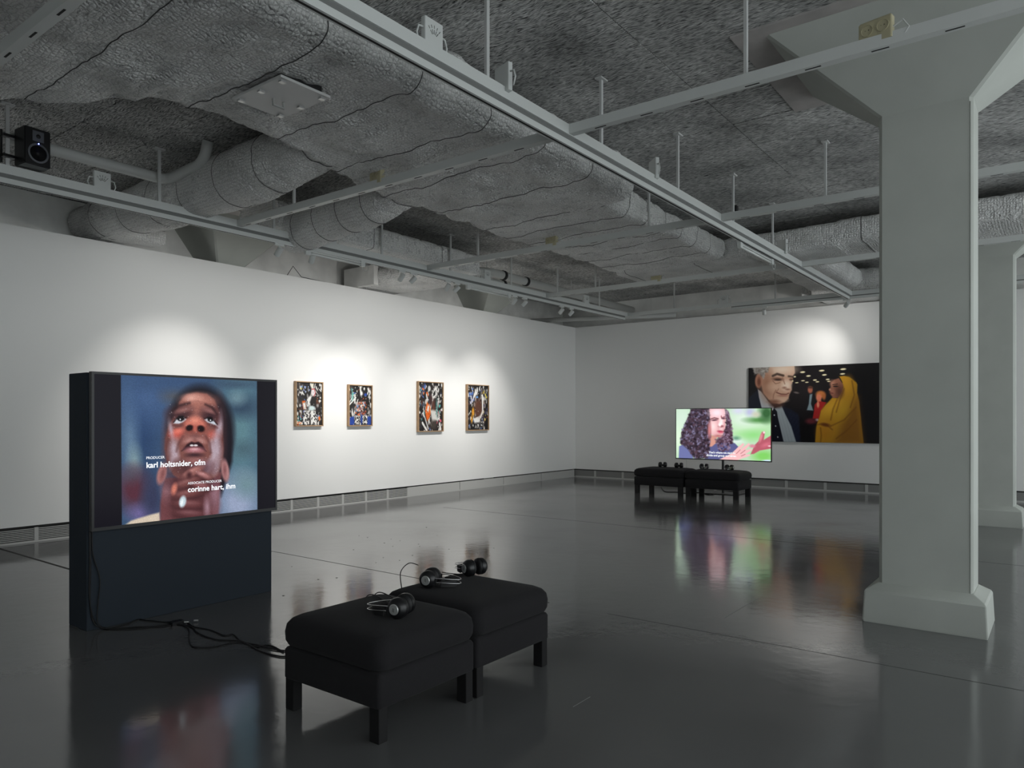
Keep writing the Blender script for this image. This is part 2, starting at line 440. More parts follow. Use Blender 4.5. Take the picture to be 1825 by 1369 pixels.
smooth_by_angle(mb.build('wool_wrap', WOOL, t), 60); wires(mb, t, 22)
t = thing('branch_duct', 'round wool-wrapped branch duct running to the wall near the hung loudspeaker', 'duct', (2.6, -10.54, 3.45))
mb = wrapped(0, (4.2, -.42), lambda s: (-10.80, -10.28, 3.535 - .07 * min(1, max(0, (s - .3) / 1.2)) + .15 * min(1, max(0, (s - 3.1) / 1.0)) ** 1.5, 4.0, .24), seed=11., amp=.016)
smooth_by_angle(mb.build('wool_wrap', WOOL, t), 60); wires(mb, t, 13)
mb = wrapped(1, (-10.62, -10.0), lambda s: (.0, .36, 3.535, 3.70, .03), seed=13., amp=.008)
smooth_by_angle(mb.build('connection_box', WOOL, t), 60)
t = thing('branch_duct', 'round wool-wrapped branch duct bending down into a box duct above the track', 'duct', (2.9, -9.25, 3.4))
mb = wrapped(0, (3.9, 1.9), lambda s: (-9.50, -9.02, 3.45 + .17 * min(1, max(0, (s - 3.1) / .7)) ** 1.5 - .10 * max(0, min(1, (2.9 - s) / .8)), 3.92 - .08 * max(0, min(1, (2.9 - s) / .8)), .235), seed=15., amp=.016)
smooth_by_angle(mb.build('wool_wrap', WOOL, t), 60); wires(mb, t, 8)
t = thing('branch_duct', 'flat box duct in wool wrap above the track, ending in a rounded drop', 'duct', (1.9, -7.5, 3.55))
mb = wrapped(1, (-9.55, -5.95), lambda s: (1.24, 2.02, 3.60, 3.90, .06), seed=17., amp=.010)
smooth_by_angle(mb.build('wool_wrap', WOOL, t), 60); wires(mb, t, 26)
mb = wrapped(0, (1.75, -.3), lambda s: (-6.58, -5.6, 3.60 - .065 * math.sin(min(1, max(0, (1.75 - s) / .9)) * 1.57), 3.82, .12), seed=18., amp=.010)
smooth_by_angle(mb.build('drop_elbow', WOOL, t), 60)
MB().box(-.3, .42, -6.66, -6.57, 3.525, 3.84).build('end_plate', CONC, t)
t = thing('branch_duct', 'lumpy wool-wrapped duct elbow dropping behind the far wall above the colour photograph', 'duct', (6.0, -.5, 3.4))
mb = wrapped(1, (-3.8, -1.05), lambda s: (5.55, 6.45, 3.62, 3.95, .14), seed=21., amp=.014)
smooth_by_angle(mb.build('wool_wrap', WOOL, t), 60)
mb = wrapped(0, (5.62, 6.75), lambda s: (-1.15, .18, 3.54, 3.95, .16), seed=23., amp=.014)
smooth_by_angle(mb.build('wall_elbow', WOOL, t), 60)
mb = wrapped(0, (5.35, 5.7), lambda s: (-.75, -.15, 3.62, 3.90, .05), seed=24., amp=.008)
smooth_by_angle(mb.build('connection_box', WOOL, t), 60)

# ---------------------------------------------------------------- pipes
def bend(pts, r, k=6):
    """polyline with rounded corners"""
    pts = [Vector(p) for p in pts]; out = [pts[0]]
    for a, b, c in zip(pts[:-2], pts[1:-1], pts[2:]):
        d1, d2 = (a - b).normalized(), (c - b).normalized()
        p0, p1 = b + d1 * r, b + d2 * r
        for i in range(k + 1):
            u = i / k; out.append(p0 * (1 - u) ** 2 + b * 2 * u * (1 - u) + p1 * u * u)
    return out + [pts[-1]]
m = MB().tube(bend([(1.97, -16.5, 3.80), (1.97, -10.82, 3.80), (2.58, -10.78, 3.86), (2.66, -10.78, 4.052)], .12), .052, 14)
tag(m.build('drain_pipe', PIPEW, smooth=True), 'white pipe running past the hung loudspeaker and turning up into the ceiling boards', 'pipe')
t = thing('drain_pipe', 'white drain pipe with black couplings running above the track lights toward the corner', 'pipe', (1.3, -3, 3.8))
MB().tube(bend([(1.25, -5.56, 3.83), (1.55, -5.1, 3.83), (1.55, -.1, 3.78)], .2), .07, 14).build('pipe_run', PIPEW, t, smooth=True)
MB().tube(bend([(1.36, -5.56, 3.75), (1.36, .1, 3.70)], .1), .045, 12).build('pipe_run', PIPEW, t, smooth=True)
for (xx, yy, zz, r) in ((1.55, -4.75, 3.826, .083), (1.55, -4.1, 3.818, .083), (1.36, -4.5, 3.74, .06)):
    MB().tube([(xx, yy - .03, zz), (xx, yy + .03, zz)], r, 16).build('coupling', BLACKR, t, smooth=True)
for yy in (-5.2, -4.2, -2.6): MB().tube([(1.55, yy, 3.88), (1.55, yy, 4.07)], .006, 6).build('hanger_rod', ROD, t)
tag(MB().tube([(-.42, -1.2, 3.58), (2.6, -.12, 3.58)], .05, 12).build('drain_pipe', PIPEW, smooth=True), 'short white pipe crossing the corner above both white walls', 'pipe')

# ---------------------------------------------------------------- rail grid
XL, XC_, RT = 2.06, 6.30, 3.53      # left rail, centre rail, rail top
CROSS = [-13.02, -10.09, -7.16, -4.23, -1.30]
def rod(parent, x, y, dbl=False):
    MB().box(x - .010, x + .010, y - .014, y + .014, RT - .03, HC + .01).build('hanger_rod', ROD, parent)
    MB().box(x - .03, x + .03, y - .05, y + .05, HC - .012, HC + .004).build('ceiling_plate', ROD, parent)
def channel(parent, axis, a0, a1, c, w=.07, zt=RT, zb=RT - .075, name='channel'):
    """open-topped C profile along axis 0 or 1"""
    prof = [(-w / 2, zt), (-w / 2, zb), (w / 2, zb), (w / 2, zt), (w / 2 - .008, zt), (w / 2 - .008, zb + .008), (-w / 2 + .008, zb + .008), (-w / 2 + .008, zt)]
    mk = (lambda u, s, z: (s, c + u, z)) if axis == 0 else (lambda u, s, z: (c + u, s, z))
    rings = [[mk(u, s, z) for u, z in prof] for s in (a0, a1)]
    m = MB(); m.rings(rings, cap=False)
    return m.build(name, RAILW, parent)
def long_rail(x, label, y0, y1, rods):
    t = thing('lighting_rail', label, 'rail', (x, (y0 + y1) / 2, RT))
    channel(t, 1, y0, y1, x)
    tr = MB().box(x - .024, x + .024, y0 + .1, y1 - .15, RT - .150, RT - .108).build('power_track', RAILW, t)
    MB().box(x - .008, x + .008, y0 + .12, y1 - .17, RT - .1512, RT - .1495).build('track_groove', DARKSLOT, tr)
    MB().box(x - .020, x + .020, y0 + .1, y1 - .15, RT - .108, RT - .075).build('track_spacer', mat('grey_spacer', (.16, .165, .16), .5), t)
    for yy in rods: rod(t, x, yy)
    return t
long_rail(XL, 'white ceiling rail with power track and spotlights running along the left white wall', -16.5, -1.26,
          [-12.25, -10.95, -9.64, -8.0, -6.66, -5.2, -3.85, -2.4])
long_rail(XC_, 'white ceiling rail with power track passing under the right edge of the wool-wrapped duct', -16.5, -1.30,
          [-12.4, -11.02, -9.60, -8.18, -6.75, -5.4])
SLOT = None
seg = ['white cross rail nearest the access hatch, running under the wide duct', 'white slotted cross rail carrying beige sockets in front of the plinth column',
       'white cross rail meeting the left track between the second and third paintings', 'white cross rail just in front of the duct elbow by the far wall']
for k, yy in enumerate(CROSS[:-1]):
    t = thing('cross_rail', seg[k], 'rail', (7, yy, RT))
    for i, (a, b) in enumerate(((XL + .036, XC_ - .036), (XC_ + .036, 12.2))):
        channel(t, 0, a, b, yy, w=.06, zb=RT - .07)
    x = XL + .2
    while x < 12:
        if abs(x - XC_) > .1:
            if SLOT is None: SLOT = MB().box(-.045, .045, -.006, .006, -.0012, .0005).build('slot', DARKSLOT).data; bpy.data.objects.remove(bpy.data.objects['slot'])
            o = link('slot', SLOT, t); o.location += Vector((x, yy, RT - .070))
        x += .36
    for xx in {0: (3.1, 7.5), 1: (3.05, 7.62, 9.9), 2: (3.0, 5.49, 7.36), 3: (3.06, 9.6)}[k]: rod(t, xx, yy)
t = thing('cross_rail', 'white end rail with a track, running parallel and close to the far wall', 'rail', (7, -1.3, RT))
channel(t, 0, XL + .036, 12.2, -1.30, w=.06, zb=RT - .07)
MB().box(4.25, 12, -1.322, -1.278, RT - .125, RT - .085).build('power_track', RAILW, t)
MB().box(4.25, 12, -1.318, -1.282, RT - .085, RT - .07).build('track_spacer', MATS['grey_spacer'], t)
for xx in (3.1, 5.05, 7.2): rod(t, xx, -1.3)

# ---------------------------------------------------------------- spotlights
def spotlight(x, y, aim, zt, label, lit, group=None, power=SPOT_W, axis=1, size=1.0, blend=1.0, angle=64):
    t = thing('track_spotlight', label, 'spotlight', (x, y, zt), 0, group)
    MB().box(x - (.016 if axis else .06), x + (.016 if axis else .06), y - (.06 if axis else .016), y + (.06 if axis else .016), zt - .022, zt).build('track_adapter', RAILW, t)
    MB().tube([(x, y, zt - .02), (x, y, zt - .065)], .009, 8).build('stem', RAILW, t)
    p = Vector((x, y, zt - .085)); d = (Vector(aim) - p).normalized()
    q = Vector((0, 0, 1)).rotation_difference(d).to_matrix().to_4x4(); q.translation = p
    h = MB().lathe([(.004, -.050), (.030, -.048), (.034, -.040), (.034, .060), (.030, .060), (.029, .046)], q, 18)
    hd = smooth_by_angle(h.build('lamp_head', RAILW, t))
    MB().lathe([(.002, .0465), (.028, .0465), (.028, .048), (.002, .048)], q, 16).build('lens', LAMPLIT if lit else LAMPOFF, hd)
    if lit:
        ld = bpy.data.lights.new('spot_light', 'SPOT'); ld.energy = power; ld.spot_size = math.radians(angle); ld.spot_blend = blend
        ld.shadow_soft_size = .028; ld.color = (1.0, .97, .925)
        lo = bpy.data.objects.new('spot_light', ld); COL.objects.link(lo); lo.parent = t
        lo.rotation_euler = d.to_track_quat('-Z', 'Y').to_euler()
        lo.location = p + d * .062 - t.location
        l2 = bpy.data.lights.new('reflector_spill', 'SPOT'); l2.energy = SPILL_W * power / SPOT_W; l2.spot_size = math.radians(168); l2.spot_blend = 1.0
        l2.shadow_soft_size = .028; l2.color = (1.0, .98, .95)
        o2 = bpy.data.objects.new('reflector_spill', l2); COL.objects.link(o2); o2.parent = t
        o2.rotation_euler = d.to_track_quat('-Z', 'Y').to_euler(); o2.location = p + d * .063 - t.location
    return t
ZT = RT - .150
P_Y = [-9.75, -7.50, -6.50, -4.90, -3.57]
spots = [(-9.57, P_Y[0], True, 'single white track spotlight before the tube lamp that hangs near the round branch duct'),
         (-9.11, -8.6, False, 'unlit white spotlight just under the tube lamp near the round branch duct'),
         (-7.64, P_Y[1], True, 'white spotlight under the rounded duct drop, the one nearer the standing screen'),
         (-7.42, -8.3, False, 'white spotlight under the rounded duct drop, the one nearer the room corner'),
         (-6.72, P_Y[2], True, 'white track spotlight just before the second tube lamp, farther from it of the pair'),
         (-6.52, -7.4, False, 'white track spotlight beside the end of the second tube lamp'),
         (-5.11, P_Y[3], True, 'white spotlight just past the far end of the second tube lamp'),
         (-4.83, -5.6, False, 'white spotlight second past the far end of the second tube lamp'),
         (-3.72, P_Y[4], True, 'lit white track spotlight near the corner of the two white walls'),
         (-3.40, -4.2, False, 'unlit white track spotlight nearest the corner of the two white walls')]
for yy, ay, lit, lab in spots:
    spotlight(XL, yy, (0, ay, 1.3) if lit else (.6, ay, 1.6), ZT, lab, lit, 'track spotlights on the left rail')
spotlight(4.85, -1.3, (4.5, 0, 1.9), RT - .125, 'unlit white track spotlight on the end rail above the far screen', False, axis=0)
spotlight(6.25, -1.3, (5.05, 0, 2.3), RT - .125, 'lit white track spotlight on the end rail above the big colour photograph', True, axis=0, power=85, angle=72)
def tube_lamp(x, y0, y1, z, label):
    t = thing('tube_lamp', label, 'lamp', (x, y0, z), 0, 'unlit tube lamps under the rails')
    MB().tube([(x, y0 + .03, z), (x, y1 - .03, z)], .014, 10).build('tube', TUBEOFF, t, smooth=True)
    MB().box(x - .014, x + .014, y0, y1, z + .016, z + .034).build('bar', RAILW, t)
    for yy in (y0, y1):
        MB().box(x - .02, x + .02, yy - .035, yy + .035, z - .02, ZT + .002).build('end_clip', RAILW, t)
    m = MB(); c = Vector((x, y1 + .03, z - .03))
    m.tube([c + Vector((.02, .055 * math.cos(a), .045 * math.sin(a))) for a in [i * 2 * math.pi / 14 for i in range(15)]], .003, 5)
    m.build('cable_loop', RAILW, t)
tube_lamp(XL + .03, -9.20, -8.36, ZT - .045, 'unlit tube lamp under the left rail close to the round branch duct')
tube_lamp(XL + .03, -6.30, -5.30, ZT - .045, 'unlit tube lamp under the left rail between two pairs of spotlights toward the corner')
tube_lamp(XC_ - .03, -6.45, -5.35, ZT - .045, 'unlit tube lamp under the middle rail beside the far duct')

# ---------------------------------------------------------------- boxes on the rails
def feed_plate(x, y, label, axis=1, s=.075, rz=0.):
    t = thing('track_feed_plate', label, 'feed plate', (x, y, RT), rz, 'slotted plates standing on the rails', local=True)
    MB().rloft(0, 0, .018, s, .006, [(-.03, 0), (.15, 0)], n=2).build('plate', RAILW, t)
    m = MB()
    for k in range(5):
        a = math.radians(50 + 20 * k)
        for r0, r1 in ((.025, .05), (.058, .075)):
            c, s_ = math.cos(a), math.sin(a)
            m.tube([(.0185, c * r0, .045 + s_ * r0), (.0185, c * r1, .045 + s_ * r1)], .0028, 4)
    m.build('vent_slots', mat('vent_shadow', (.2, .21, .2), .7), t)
    for sg in (-1, 1):
        MB().tube([(0, sg * s, .09), (0, sg * (s + .035), .085), (0, sg * (s + .05), .04), (0, sg * (s + .03), -.01)], .006, 6).build('cable_loop', RAILW, t, smooth=True)
    return t
feed_plate(XL, -11.49, 'white slotted plate on the left rail beside the hung loudspeaker')
feed_plate(XL, -8.83, 'white slotted plate on the left rail under the box duct')
feed_plate(XL, -5.82, 'white slotted plate on the left rail in front of the black pipe couplings')
feed_plate(XL, -2.88, 'white slotted plate on the left rail closest to the room corner')
feed_plate(XC_, -11.52, 'large white slotted plate on the middle rail beside the hatch of the wide duct')
feed_plate(XC_, -10.85, 'white slotted plate turned crosswise on the middle rail beside the wide duct', rz=math.radians(75))
feed_plate(XC_, -8.68, 'white slotted plate on the middle rail past the end of the wide duct', rz=math.radians(50))
feed_plate(XC_, -5.0, 'white slotted plate on the middle rail near the duct crossing', rz=math.radians(60))
feed_plate(4.10, -1.3, 'white slotted plate on the end rail before the far wall', rz=math.radians(-90), s=.085)
def socket(x, y, label):
    t = thing('double_socket', label, 'socket', (x, y, RT), math.radians(-10), 'beige sockets on the cross rails', local=True)
    MB().rloft(0, 0, .09, .024, .008, [(-.03, 0), (.09, 0), (.1, .006)], n=2).build('housing', BEIGE, t)
    for sx in (-.042, .042):
        q = Matrix.Rotation(math.pi / 2, 4, 'X'); q.translation = (sx, -.022, .048)
        f = MB().lathe([(.035, 0), (.035, .006), (.029, .006), (.027, -.004), (.001, -.004)], q, 16).build('outlet', BEIGE, t)
        m = MB()
        for s2 in (-.009, .009):
            q2 = Matrix.Rotation(math.pi / 2, 4, 'X'); q2.translation = (sx + s2, -.020, .048)
            m.lathe([(.001, 0), (.004, 0), (.004, .004), (.001, .004)], q2, 8)
        sub(t); m.build('pin_holes', DARKSLOT, t)
    MB().tube([(.09, 0, .03), (.14, 0, .05), (.17, 0, .0), (.15, 0, -.03)], .005, 6).build('cord', RAILW, t)
    return t
socket(4.265, -10.09, 'beige double socket on the slotted cross rail below the wide duct')
socket(8.36, -10.09, 'beige double socket on the rail in front of the column capital')
socket(4.18, -7.16, 'beige double socket on the cross rail below the narrower duct')
socket(4.15, -4.23, 'beige double socket on the cross rail near the far wall')
t = thing('motion_sensor', 'small black sensor with a pale cyan light on a rod by the middle rail', 'sensor', (XC_, -6.64, 3.62))
MB().box(XC_ - .02, XC_ + .02, -6.70, -6.64, 3.65, 3.74).build('housing', BLACKP, t, bevel=.004)
MB().box(XC_ - .018, XC_ + .022, -6.70, -6.62, 3.622, 3.65).build('indicator', LEDCYAN, t)

# loudspeaker
sp0 = at(42, 280, 0, XL + .16)
t = thing('loudspeaker', 'black loudspeaker with a grey woofer ring hung on a rod at the left rail', 'loudspeaker', (XL + .03, -12.10, 3.52), math.radians(6), local=True)
MB().box(-.02, .155, -.105, .10, .02, .335).build('cabinet', BLACKP, t, bevel=.006)
q = Matrix.Rotation(math.pi / 2, 4, 'Y'); q.translation = (.156, 0, .125)
wf = MB().lathe([(.083, -.004), (.083, .006), (.068, .008), (.066, .001), (.066, -.004)], q, 32).build('woofer_ring', GREYG, t)
MB().lathe([(.066, .001), (.050, -.003), (.02, -.006), (.018, .002), (.001, .005)], q, 28).build('woofer_cone', BLACKR, t, smooth=True)
MB().box(.154, .158, -.045, .045, .225, .312).build('tweeter_plate', GREYG, t)
q2 = Matrix.Rotation(math.pi / 2, 4, 'Y'); q2.translation = (.158, 0, .268)
MB().lathe([(.018, 0), (.018, .003), (.008, .001), (.001, .005)], q2, 16).build('tweeter', BLACKR, t, smooth=True)
q3 = Matrix.Rotation(math.pi / 2, 4, 'Y'); q3.translation = (.163, 0, .205)
MB().lathe([(.0045, 0), (.0045, .004), (.001, .005)], q3, 8).build('status_light', LEDBLUE, t)
MB().box(-.055, -.040, -.20, -.185, .03, .31).build('bracket_bar', BLACKP, t)
for z in (.09, .26): MB().box(-.055, -.0, -.195, -.10, z - .012, z + .012).build('bracket_arm', BLACKP, t)

# ---------------------------------------------------------------- picture painter (flat prints and screen contents)
def lin(c): 
    c = np.asarray(c, float) / 255.0
    return np.where(c <= .04045, c / 12.92, ((c + .055) / 1.055) ** 2.4)
def homography(src, dst):
    A = []
    for (x, y), (u, v) in zip(src, dst):
        A += [[x, y, 1, 0, 0, 0, -u * x, -u * y, -u], [0, 0, 0, x, y, 1, -v * x, -v * y, -v]]
    return np.linalg.svd(np.array(A))[2][-1].reshape(3, 3)
class Canvas:
    """painted in the pixel frame of a traced quad (tl, tr, br, bl); stored on an nx*ny grid"""
    def __init__(s, quad, nx, ny, bg):
        s.nx, s.ny = nx, ny
        s.H = homography([(0, 0), (1, 0), (1, 1), (0, 1)], quad); s.Hi = np.linalg.inv(s.H)
        u, v = np.meshgrid(np.linspace(0, 1, nx), np.linspace(0, 1, ny))
        w = s.H[2, 0] * u + s.H[2, 1] * v + s.H[2, 2]
        s.X = (s.H[0, 0] * u + s.H[0, 1] * v + s.H[0, 2]) / w; s.Y = (s.H[1, 0] * u + s.H[1, 1] * v + s.H[1, 2]) / w
        s.c = np.zeros((ny, nx, 3)) + np.array(bg, float); s.rng = np.random.RandomState(5)
    def uv(s, x, y):
        p = s.Hi @ np.array([x, y, 1.0]); return p[0] / p[2], p[1] / p[2]
    def mix(s, a, col, alpha=1.0):
        a = (np.clip(a, 0, 1) * alpha)[..., None]; s.c = s.c * (1 - a) + np.array(col, float) * a; return s
    def ell(s, cx, cy, rx, ry, col, soft=.25, rot=0, alpha=1.0):
        a = math.radians(rot); dx, dy = s.X - cx, s.Y - cy
        ex, ey = (dx * math.cos(a) + dy * math.sin(a)) / rx, (-dx * math.sin(a) + dy * math.cos(a)) / ry
        d = np.sqrt(ex * ex + ey * ey); return s.mix((1 + soft - d) / (2 * soft), col, alpha)
    def poly(s, pts, col, soft=6.0, alpha=1.0):
        P = np.array(pts, float); X, Y = s.X, s.Y; inside = np.zeros(X.shape, bool); dist = np.full(X.shape, 1e9)
        for i in range(len(P)):
            (x0, y0), (x1, y1) = P[i - 1], P[i]
            cond = ((y0 > Y) != (y1 > Y)); 
            with np.errstate(divide='ignore', invalid='ignore'):
                xi = (x1 - x0) * (Y - y0) / (y1 - y0 + 1e-12) + x0
            inside ^= cond & (X < xi)
            L2 = (x1 - x0) ** 2 + (y1 - y0) ** 2 + 1e-9
            t_ = np.clip(((X - x0) * (x1 - x0) + (Y - y0) * (y1 - y0)) / L2, 0, 1)
            dist = np.minimum(dist, np.hypot(X - x0 - t_ * (x1 - x0), Y - y0 - t_ * (y1 - y0)))
        sd = np.where(inside, dist, -dist)
        return s.mix(.5 + sd / (2 * soft), col, alpha)
    def stroke(s, pts, w, col, soft=3.0, alpha=1.0):
        dist = np.full(s.X.shape, 1e9)
        for (x0, y0), (x1, y1) in zip(pts[:-1], pts[1:]):
            L2 = (x1 - x0) ** 2 + (y1 - y0) ** 2 + 1e-9
            t_ = np.clip(((s.X - x0) * (x1 - x0) + (s.Y - y0) * (y1 - y0)) / L2, 0, 1)
            dist = np.minimum(dist, np.hypot(s.X - x0 - t_ * (x1 - x0), s.Y - y0 - t_ * (y1 - y0)))
        return s.mix(.5 + (w - dist) / (2 * soft), col, alpha)
    def speckle(s, pts, n, r, cols, aspect=1.0, soft=.5, alpha=.8):
        P = np.array(pts, float); lo, hi = P.min(0), P.max(0); k = 0
        while k < n:
            x, y = s.rng.uniform(lo[0], hi[0]), s.rng.uniform(lo[1], hi[1]); ins = False
            for i in range(len(P)):
                (x0, y0), (x1, y1) = P[i - 1], P[i]
                if (y0 > y) != (y1 > y) and x < (x1 - x0) * (y - y0) / (y1 - y0) + x0: ins = not ins
            k += 1
            if not ins: continue
            rr = r * s.rng.uniform(.5, 1.5)
            s.ell(x, y, rr * aspect, rr, cols[s.rng.randint(len(cols))], soft, s.rng.uniform(0, 180), alpha)
        return s
    def grid(s, name, place, material, parent):
        """place(u, v) -> point; a fine sheet that carries the print as colours"""
        nx, ny = s.nx, s.ny; us, vs2 = np.linspace(0, 1, nx), np.linspace(0, 1, ny)
        o, ex, ey = place(0, 0), place(1, 0), place(0, 1)
        o, ex, ey = np.array(o), np.array(ex) - np.array(o), np.array(ey) - np.array(o)
        U, V = np.meshgrid(us, vs2); co = o + U[..., None] * ex + V[..., None] * ey
        idx = np.arange(nx * ny).reshape(ny, nx)
        f = np.stack([idx[:-1, :-1], idx[1:, :-1], idx[1:, 1:], idx[:-1, 1:]], -1).reshape(-1, 4)
        me = bpy.data.meshes.new(name); me.vertices.add(nx * ny); me.vertices.foreach_set('co', co.reshape(-1))
        me.loops.add(f.size); me.loops.foreach_set('vertex_index', f.reshape(-1).astype(np.int32))
        me.polygons.add(len(f)); me.polygons.foreach_set('loop_start', np.arange(0, f.size, 4, dtype=np.int32))
        me.update(calc_edges=True)
        at_ = me.color_attributes.new('picture', 'FLOAT_COLOR', 'POINT')
        rgba = np.ones((ny, nx, 4)); rgba[..., :3] = lin(np.clip(s.c, 0, 255)); at_.data.foreach_set('color', rgba.reshape(-1).astype(np.float32))
        me.materials.append(material)
        return link(name, me, parent)

def lettering(txt, origin, ux, uy, width, material, parent, bold=.0, name='lettering'):
    """flat raised text from origin along ux, fitted to a width in metres"""
    cu = bpy.data.curves.new('text', 'FONT'); cu.body = txt; cu.size = 1.0; cu.offset = bold; cu.resolution_u = 3
    o = bpy.data.objects.new('text', cu); COL.objects.link(o); bpy.context.view_layer.update()
    me = bpy.data.meshes.new_from_object(o.evaluated_get(bpy.context.evaluated_depsgraph_get()))
    bpy.data.objects.remove(o)
    xs = [v.co.x for v in me.vertices]; k = width / (max(xs) - min(xs)); x0 = min(xs)
    ux, uy = Vector(ux), Vector(uy)
    for v in me.vertices: v.co = Vector(origin) + ux * ((v.co.x - x0) * k) + uy * (v.co.y * k)
    me.materials.clear(); me.materials.append(material)
    return link(name, me, parent)

# ---------------------------------------------------------------- near screen and its stand
SX0, SX1, SY0, SY1, STOP = 3.835, 4.105, -12.47, -11.075, 1.695
t = thing('display_stand', 'dark blue-black box stand holding the large upright screen near the left wall', 'stand', ((SX0 + SX1) / 2, (SY0 + SY1) / 2, 0))
MB().box(SX0, SX1, SY0, SY1, 0, STOP).build('panel_body', STANDB, t, bevel=.003)
TVX = 4.160
TVZ0, TVZ1, TVY0, TVY1 = .655, 1.70, -12.462, -11.062
t = thing('television', 'large screen on the dark stand showing a man looking up with white film credits', 'television', (TVX, -11.77, TVZ0))
MB().box(4.105, TVX - .006, TVY0 + .012, TVY1 - .012, TVZ0 + .012, TVZ1 - .012).build('back_case', BLACKP, t)
m = MB(); bz = .016
for (a, b, c, d) in ((TVY0, TVY1, TVZ1 - bz, TVZ1), (TVY0, TVY1, TVZ0, TVZ0 + bz * 1.4), (TVY0, TVY0 + bz, TVZ0 + bz * 1.4, TVZ1 - bz), (TVY1 - bz, TVY1, TVZ0 + bz * 1.4, TVZ1 - bz)):
    m.box(4.12, TVX, a, b, c, d)
m.build('bezel', BLACKP, t)
sy0, sy1, sz0, sz1 = TVY0 + bz, TVY1 - bz, TVZ0 + bz * 1.4, TVZ1 - bz
c = Canvas([(300, 122), (1668, 168), (1662, 1168), (285, 1308)], 400, 330, (20, 18, 26))
pic = [(497, 60), (1527, 60), (1523, 1400), (490, 1400)]
bgc = Canvas([(300, 122), (1668, 168), (1662, 1168), (285, 1308)], 400, 330, (58, 82, 112))
b = bgc
b.ell(640, 450, 120, 420, (38, 62, 100), .7); b.ell(560, 620, 55, 330, (104, 132, 158), .8, 0, .75); b.ell(590, 800, 45, 100, (150, 175, 170), .8, 0, .6)
b.ell(700, 300, 200, 180, (66, 92, 132), .8); b.ell(900, 280, 90, 60, (88, 84, 82), .8, 0, .7); b.ell(850, 180, 300, 60, (58, 82, 118), .8)
b.ell(1400, 560, 150, 520, (92, 128, 138), .8); b.ell(1400, 370, 140, 80, (48, 66, 88), .7, 0, .85); b.ell(1370, 300, 60, 50, (120, 150, 160), .7, 0, .7)
b.ell(1350, 190, 160, 30, (60, 78, 100), .7, 0, .7); b.ell(1420, 700, 90, 60, (68, 92, 104), .8, 0, .7); b.ell(1370, 1130, 170, 190, (150, 162, 190), .7)
b.ell(1440, 980, 90, 90, (112, 140, 150), .8); b.ell(580, 1010, 110, 150, (84, 44, 58), .6); b.ell(560, 900, 60, 60, (78, 78, 92), .8, 0, .6)
b.ell(640, 1200, 90, 60, (110, 100, 150), .8); b.ell(720, 1080, 70, 160, (52, 56, 84), .7)
b.ell(1090, 560, 258, 360, (30, 28, 36), .10); b.poly([(1230, 380), (1300, 470), (1335, 640), (1330, 800), (1280, 960), (1240, 1080), (1200, 900)], (28, 24, 32), 14)
b.poly([(500, 1300), (560, 1255), (700, 1212), (772, 1195), (785, 1300)], (212, 196, 176), 8)
b.poly([(815, 930), (1250, 880), (1235, 1000), (1222, 1210), (1150, 1250), (775, 1290), (780, 1120), (800, 1000)], (112, 66, 70), 10)
b.ell(830, 1010, 40, 90, (150, 110, 120), .7, 0, .7); b.ell(1190, 1090, 40, 110, (165, 130, 145), .7, 0, .8); b.ell(1010, 960, 150, 60, (60, 32, 40), .7)
face = [(895, 430), (930, 330), (985, 275), (1060, 255), (1140, 266), (1200, 315), (1240, 420), (1258, 560), (1266, 700), (1255, 820), (1215, 910), (1130, 960), (960, 955), (880, 905), (835, 820), (815, 700), (822, 610), (850, 510)]
b.poly(face, (126, 78, 72), 8)
b.ell(1075, 325, 105, 52, (190, 128, 114), .7); b.ell(1030, 300, 55, 26, (220, 164, 150), .8); b.ell(1060, 415, 34, 80, (186, 120, 106), .8); b.ell(1130, 370, 30, 40, (176, 116, 104), .8)
for k in range(7): b.stroke([(960 + k * 6, 330 + k * 9), (1060, 322 + k * 10), (1170 - k * 4, 345 + k * 10)], 2.5, (110, 66, 62), 5, .45)
b.ell(1235, 600, 40, 230, (96, 58, 58), .8, 0, .7); b.ell(838, 680, 34, 190, (92, 54, 54), .8, 0, .7)
b.ell(905, 585, 48, 34, (198, 84, 72), .6, 0, .85); b.ell(920, 560, 40, 18, (226, 120, 104), .8, -15); b.ell(1178, 590, 42, 34, (190, 96, 86), .6, 0, .85); b.ell(1040, 625, 100, 34, (152, 98, 92), .7)
for (x_, y_, rx, ry, ro) in ((880, 690, 26, 60, 10), (902, 740, 20, 60, -8), (870, 800, 16, 50, 12), (1205, 640, 24, 60, 6), (1220, 720, 26, 70, 0), (1190, 760, 18, 60, 14), (1175, 690, 16, 44, -10), (1244, 500, 14, 70, 0), (1225, 540, 14, 40, 8), (865, 545, 14, 60, -8), (1205, 840, 20, 50, 12), (1150, 820, 18, 50, 24)):
    b.ell(x_, y_, rx, ry, (192, 178, 192), .9, ro, .75)
b.stroke([(955, 600), (920, 660), (905, 720)], 6, (88, 50, 50), 10, .7); b.stroke([(1130, 600), (1160, 660), (1166, 730)], 6, (88, 50, 50), 10, .7)
b.ell(1000, 850, 130, 60, (84, 50, 52), .7); b.ell(1120, 850, 80, 50, (126, 98, 108), .8)
b.ell(940, 425, 84, 54, (66, 40, 44), .8); b.ell(1165, 438, 70, 54, (62, 38, 44), .8); b.ell(960, 395, 56, 16, (148, 100, 96), .8, -14); b.ell(1160, 400, 46, 14, (146, 98, 96), .8, 18)
b.stroke([(878, 404), (925, 362), (1008, 340)], 7, (46, 28, 32), 10, .9); b.stroke([(1128, 350), (1180, 374), (1216, 425)], 6, (46, 28, 32), 10, .9)
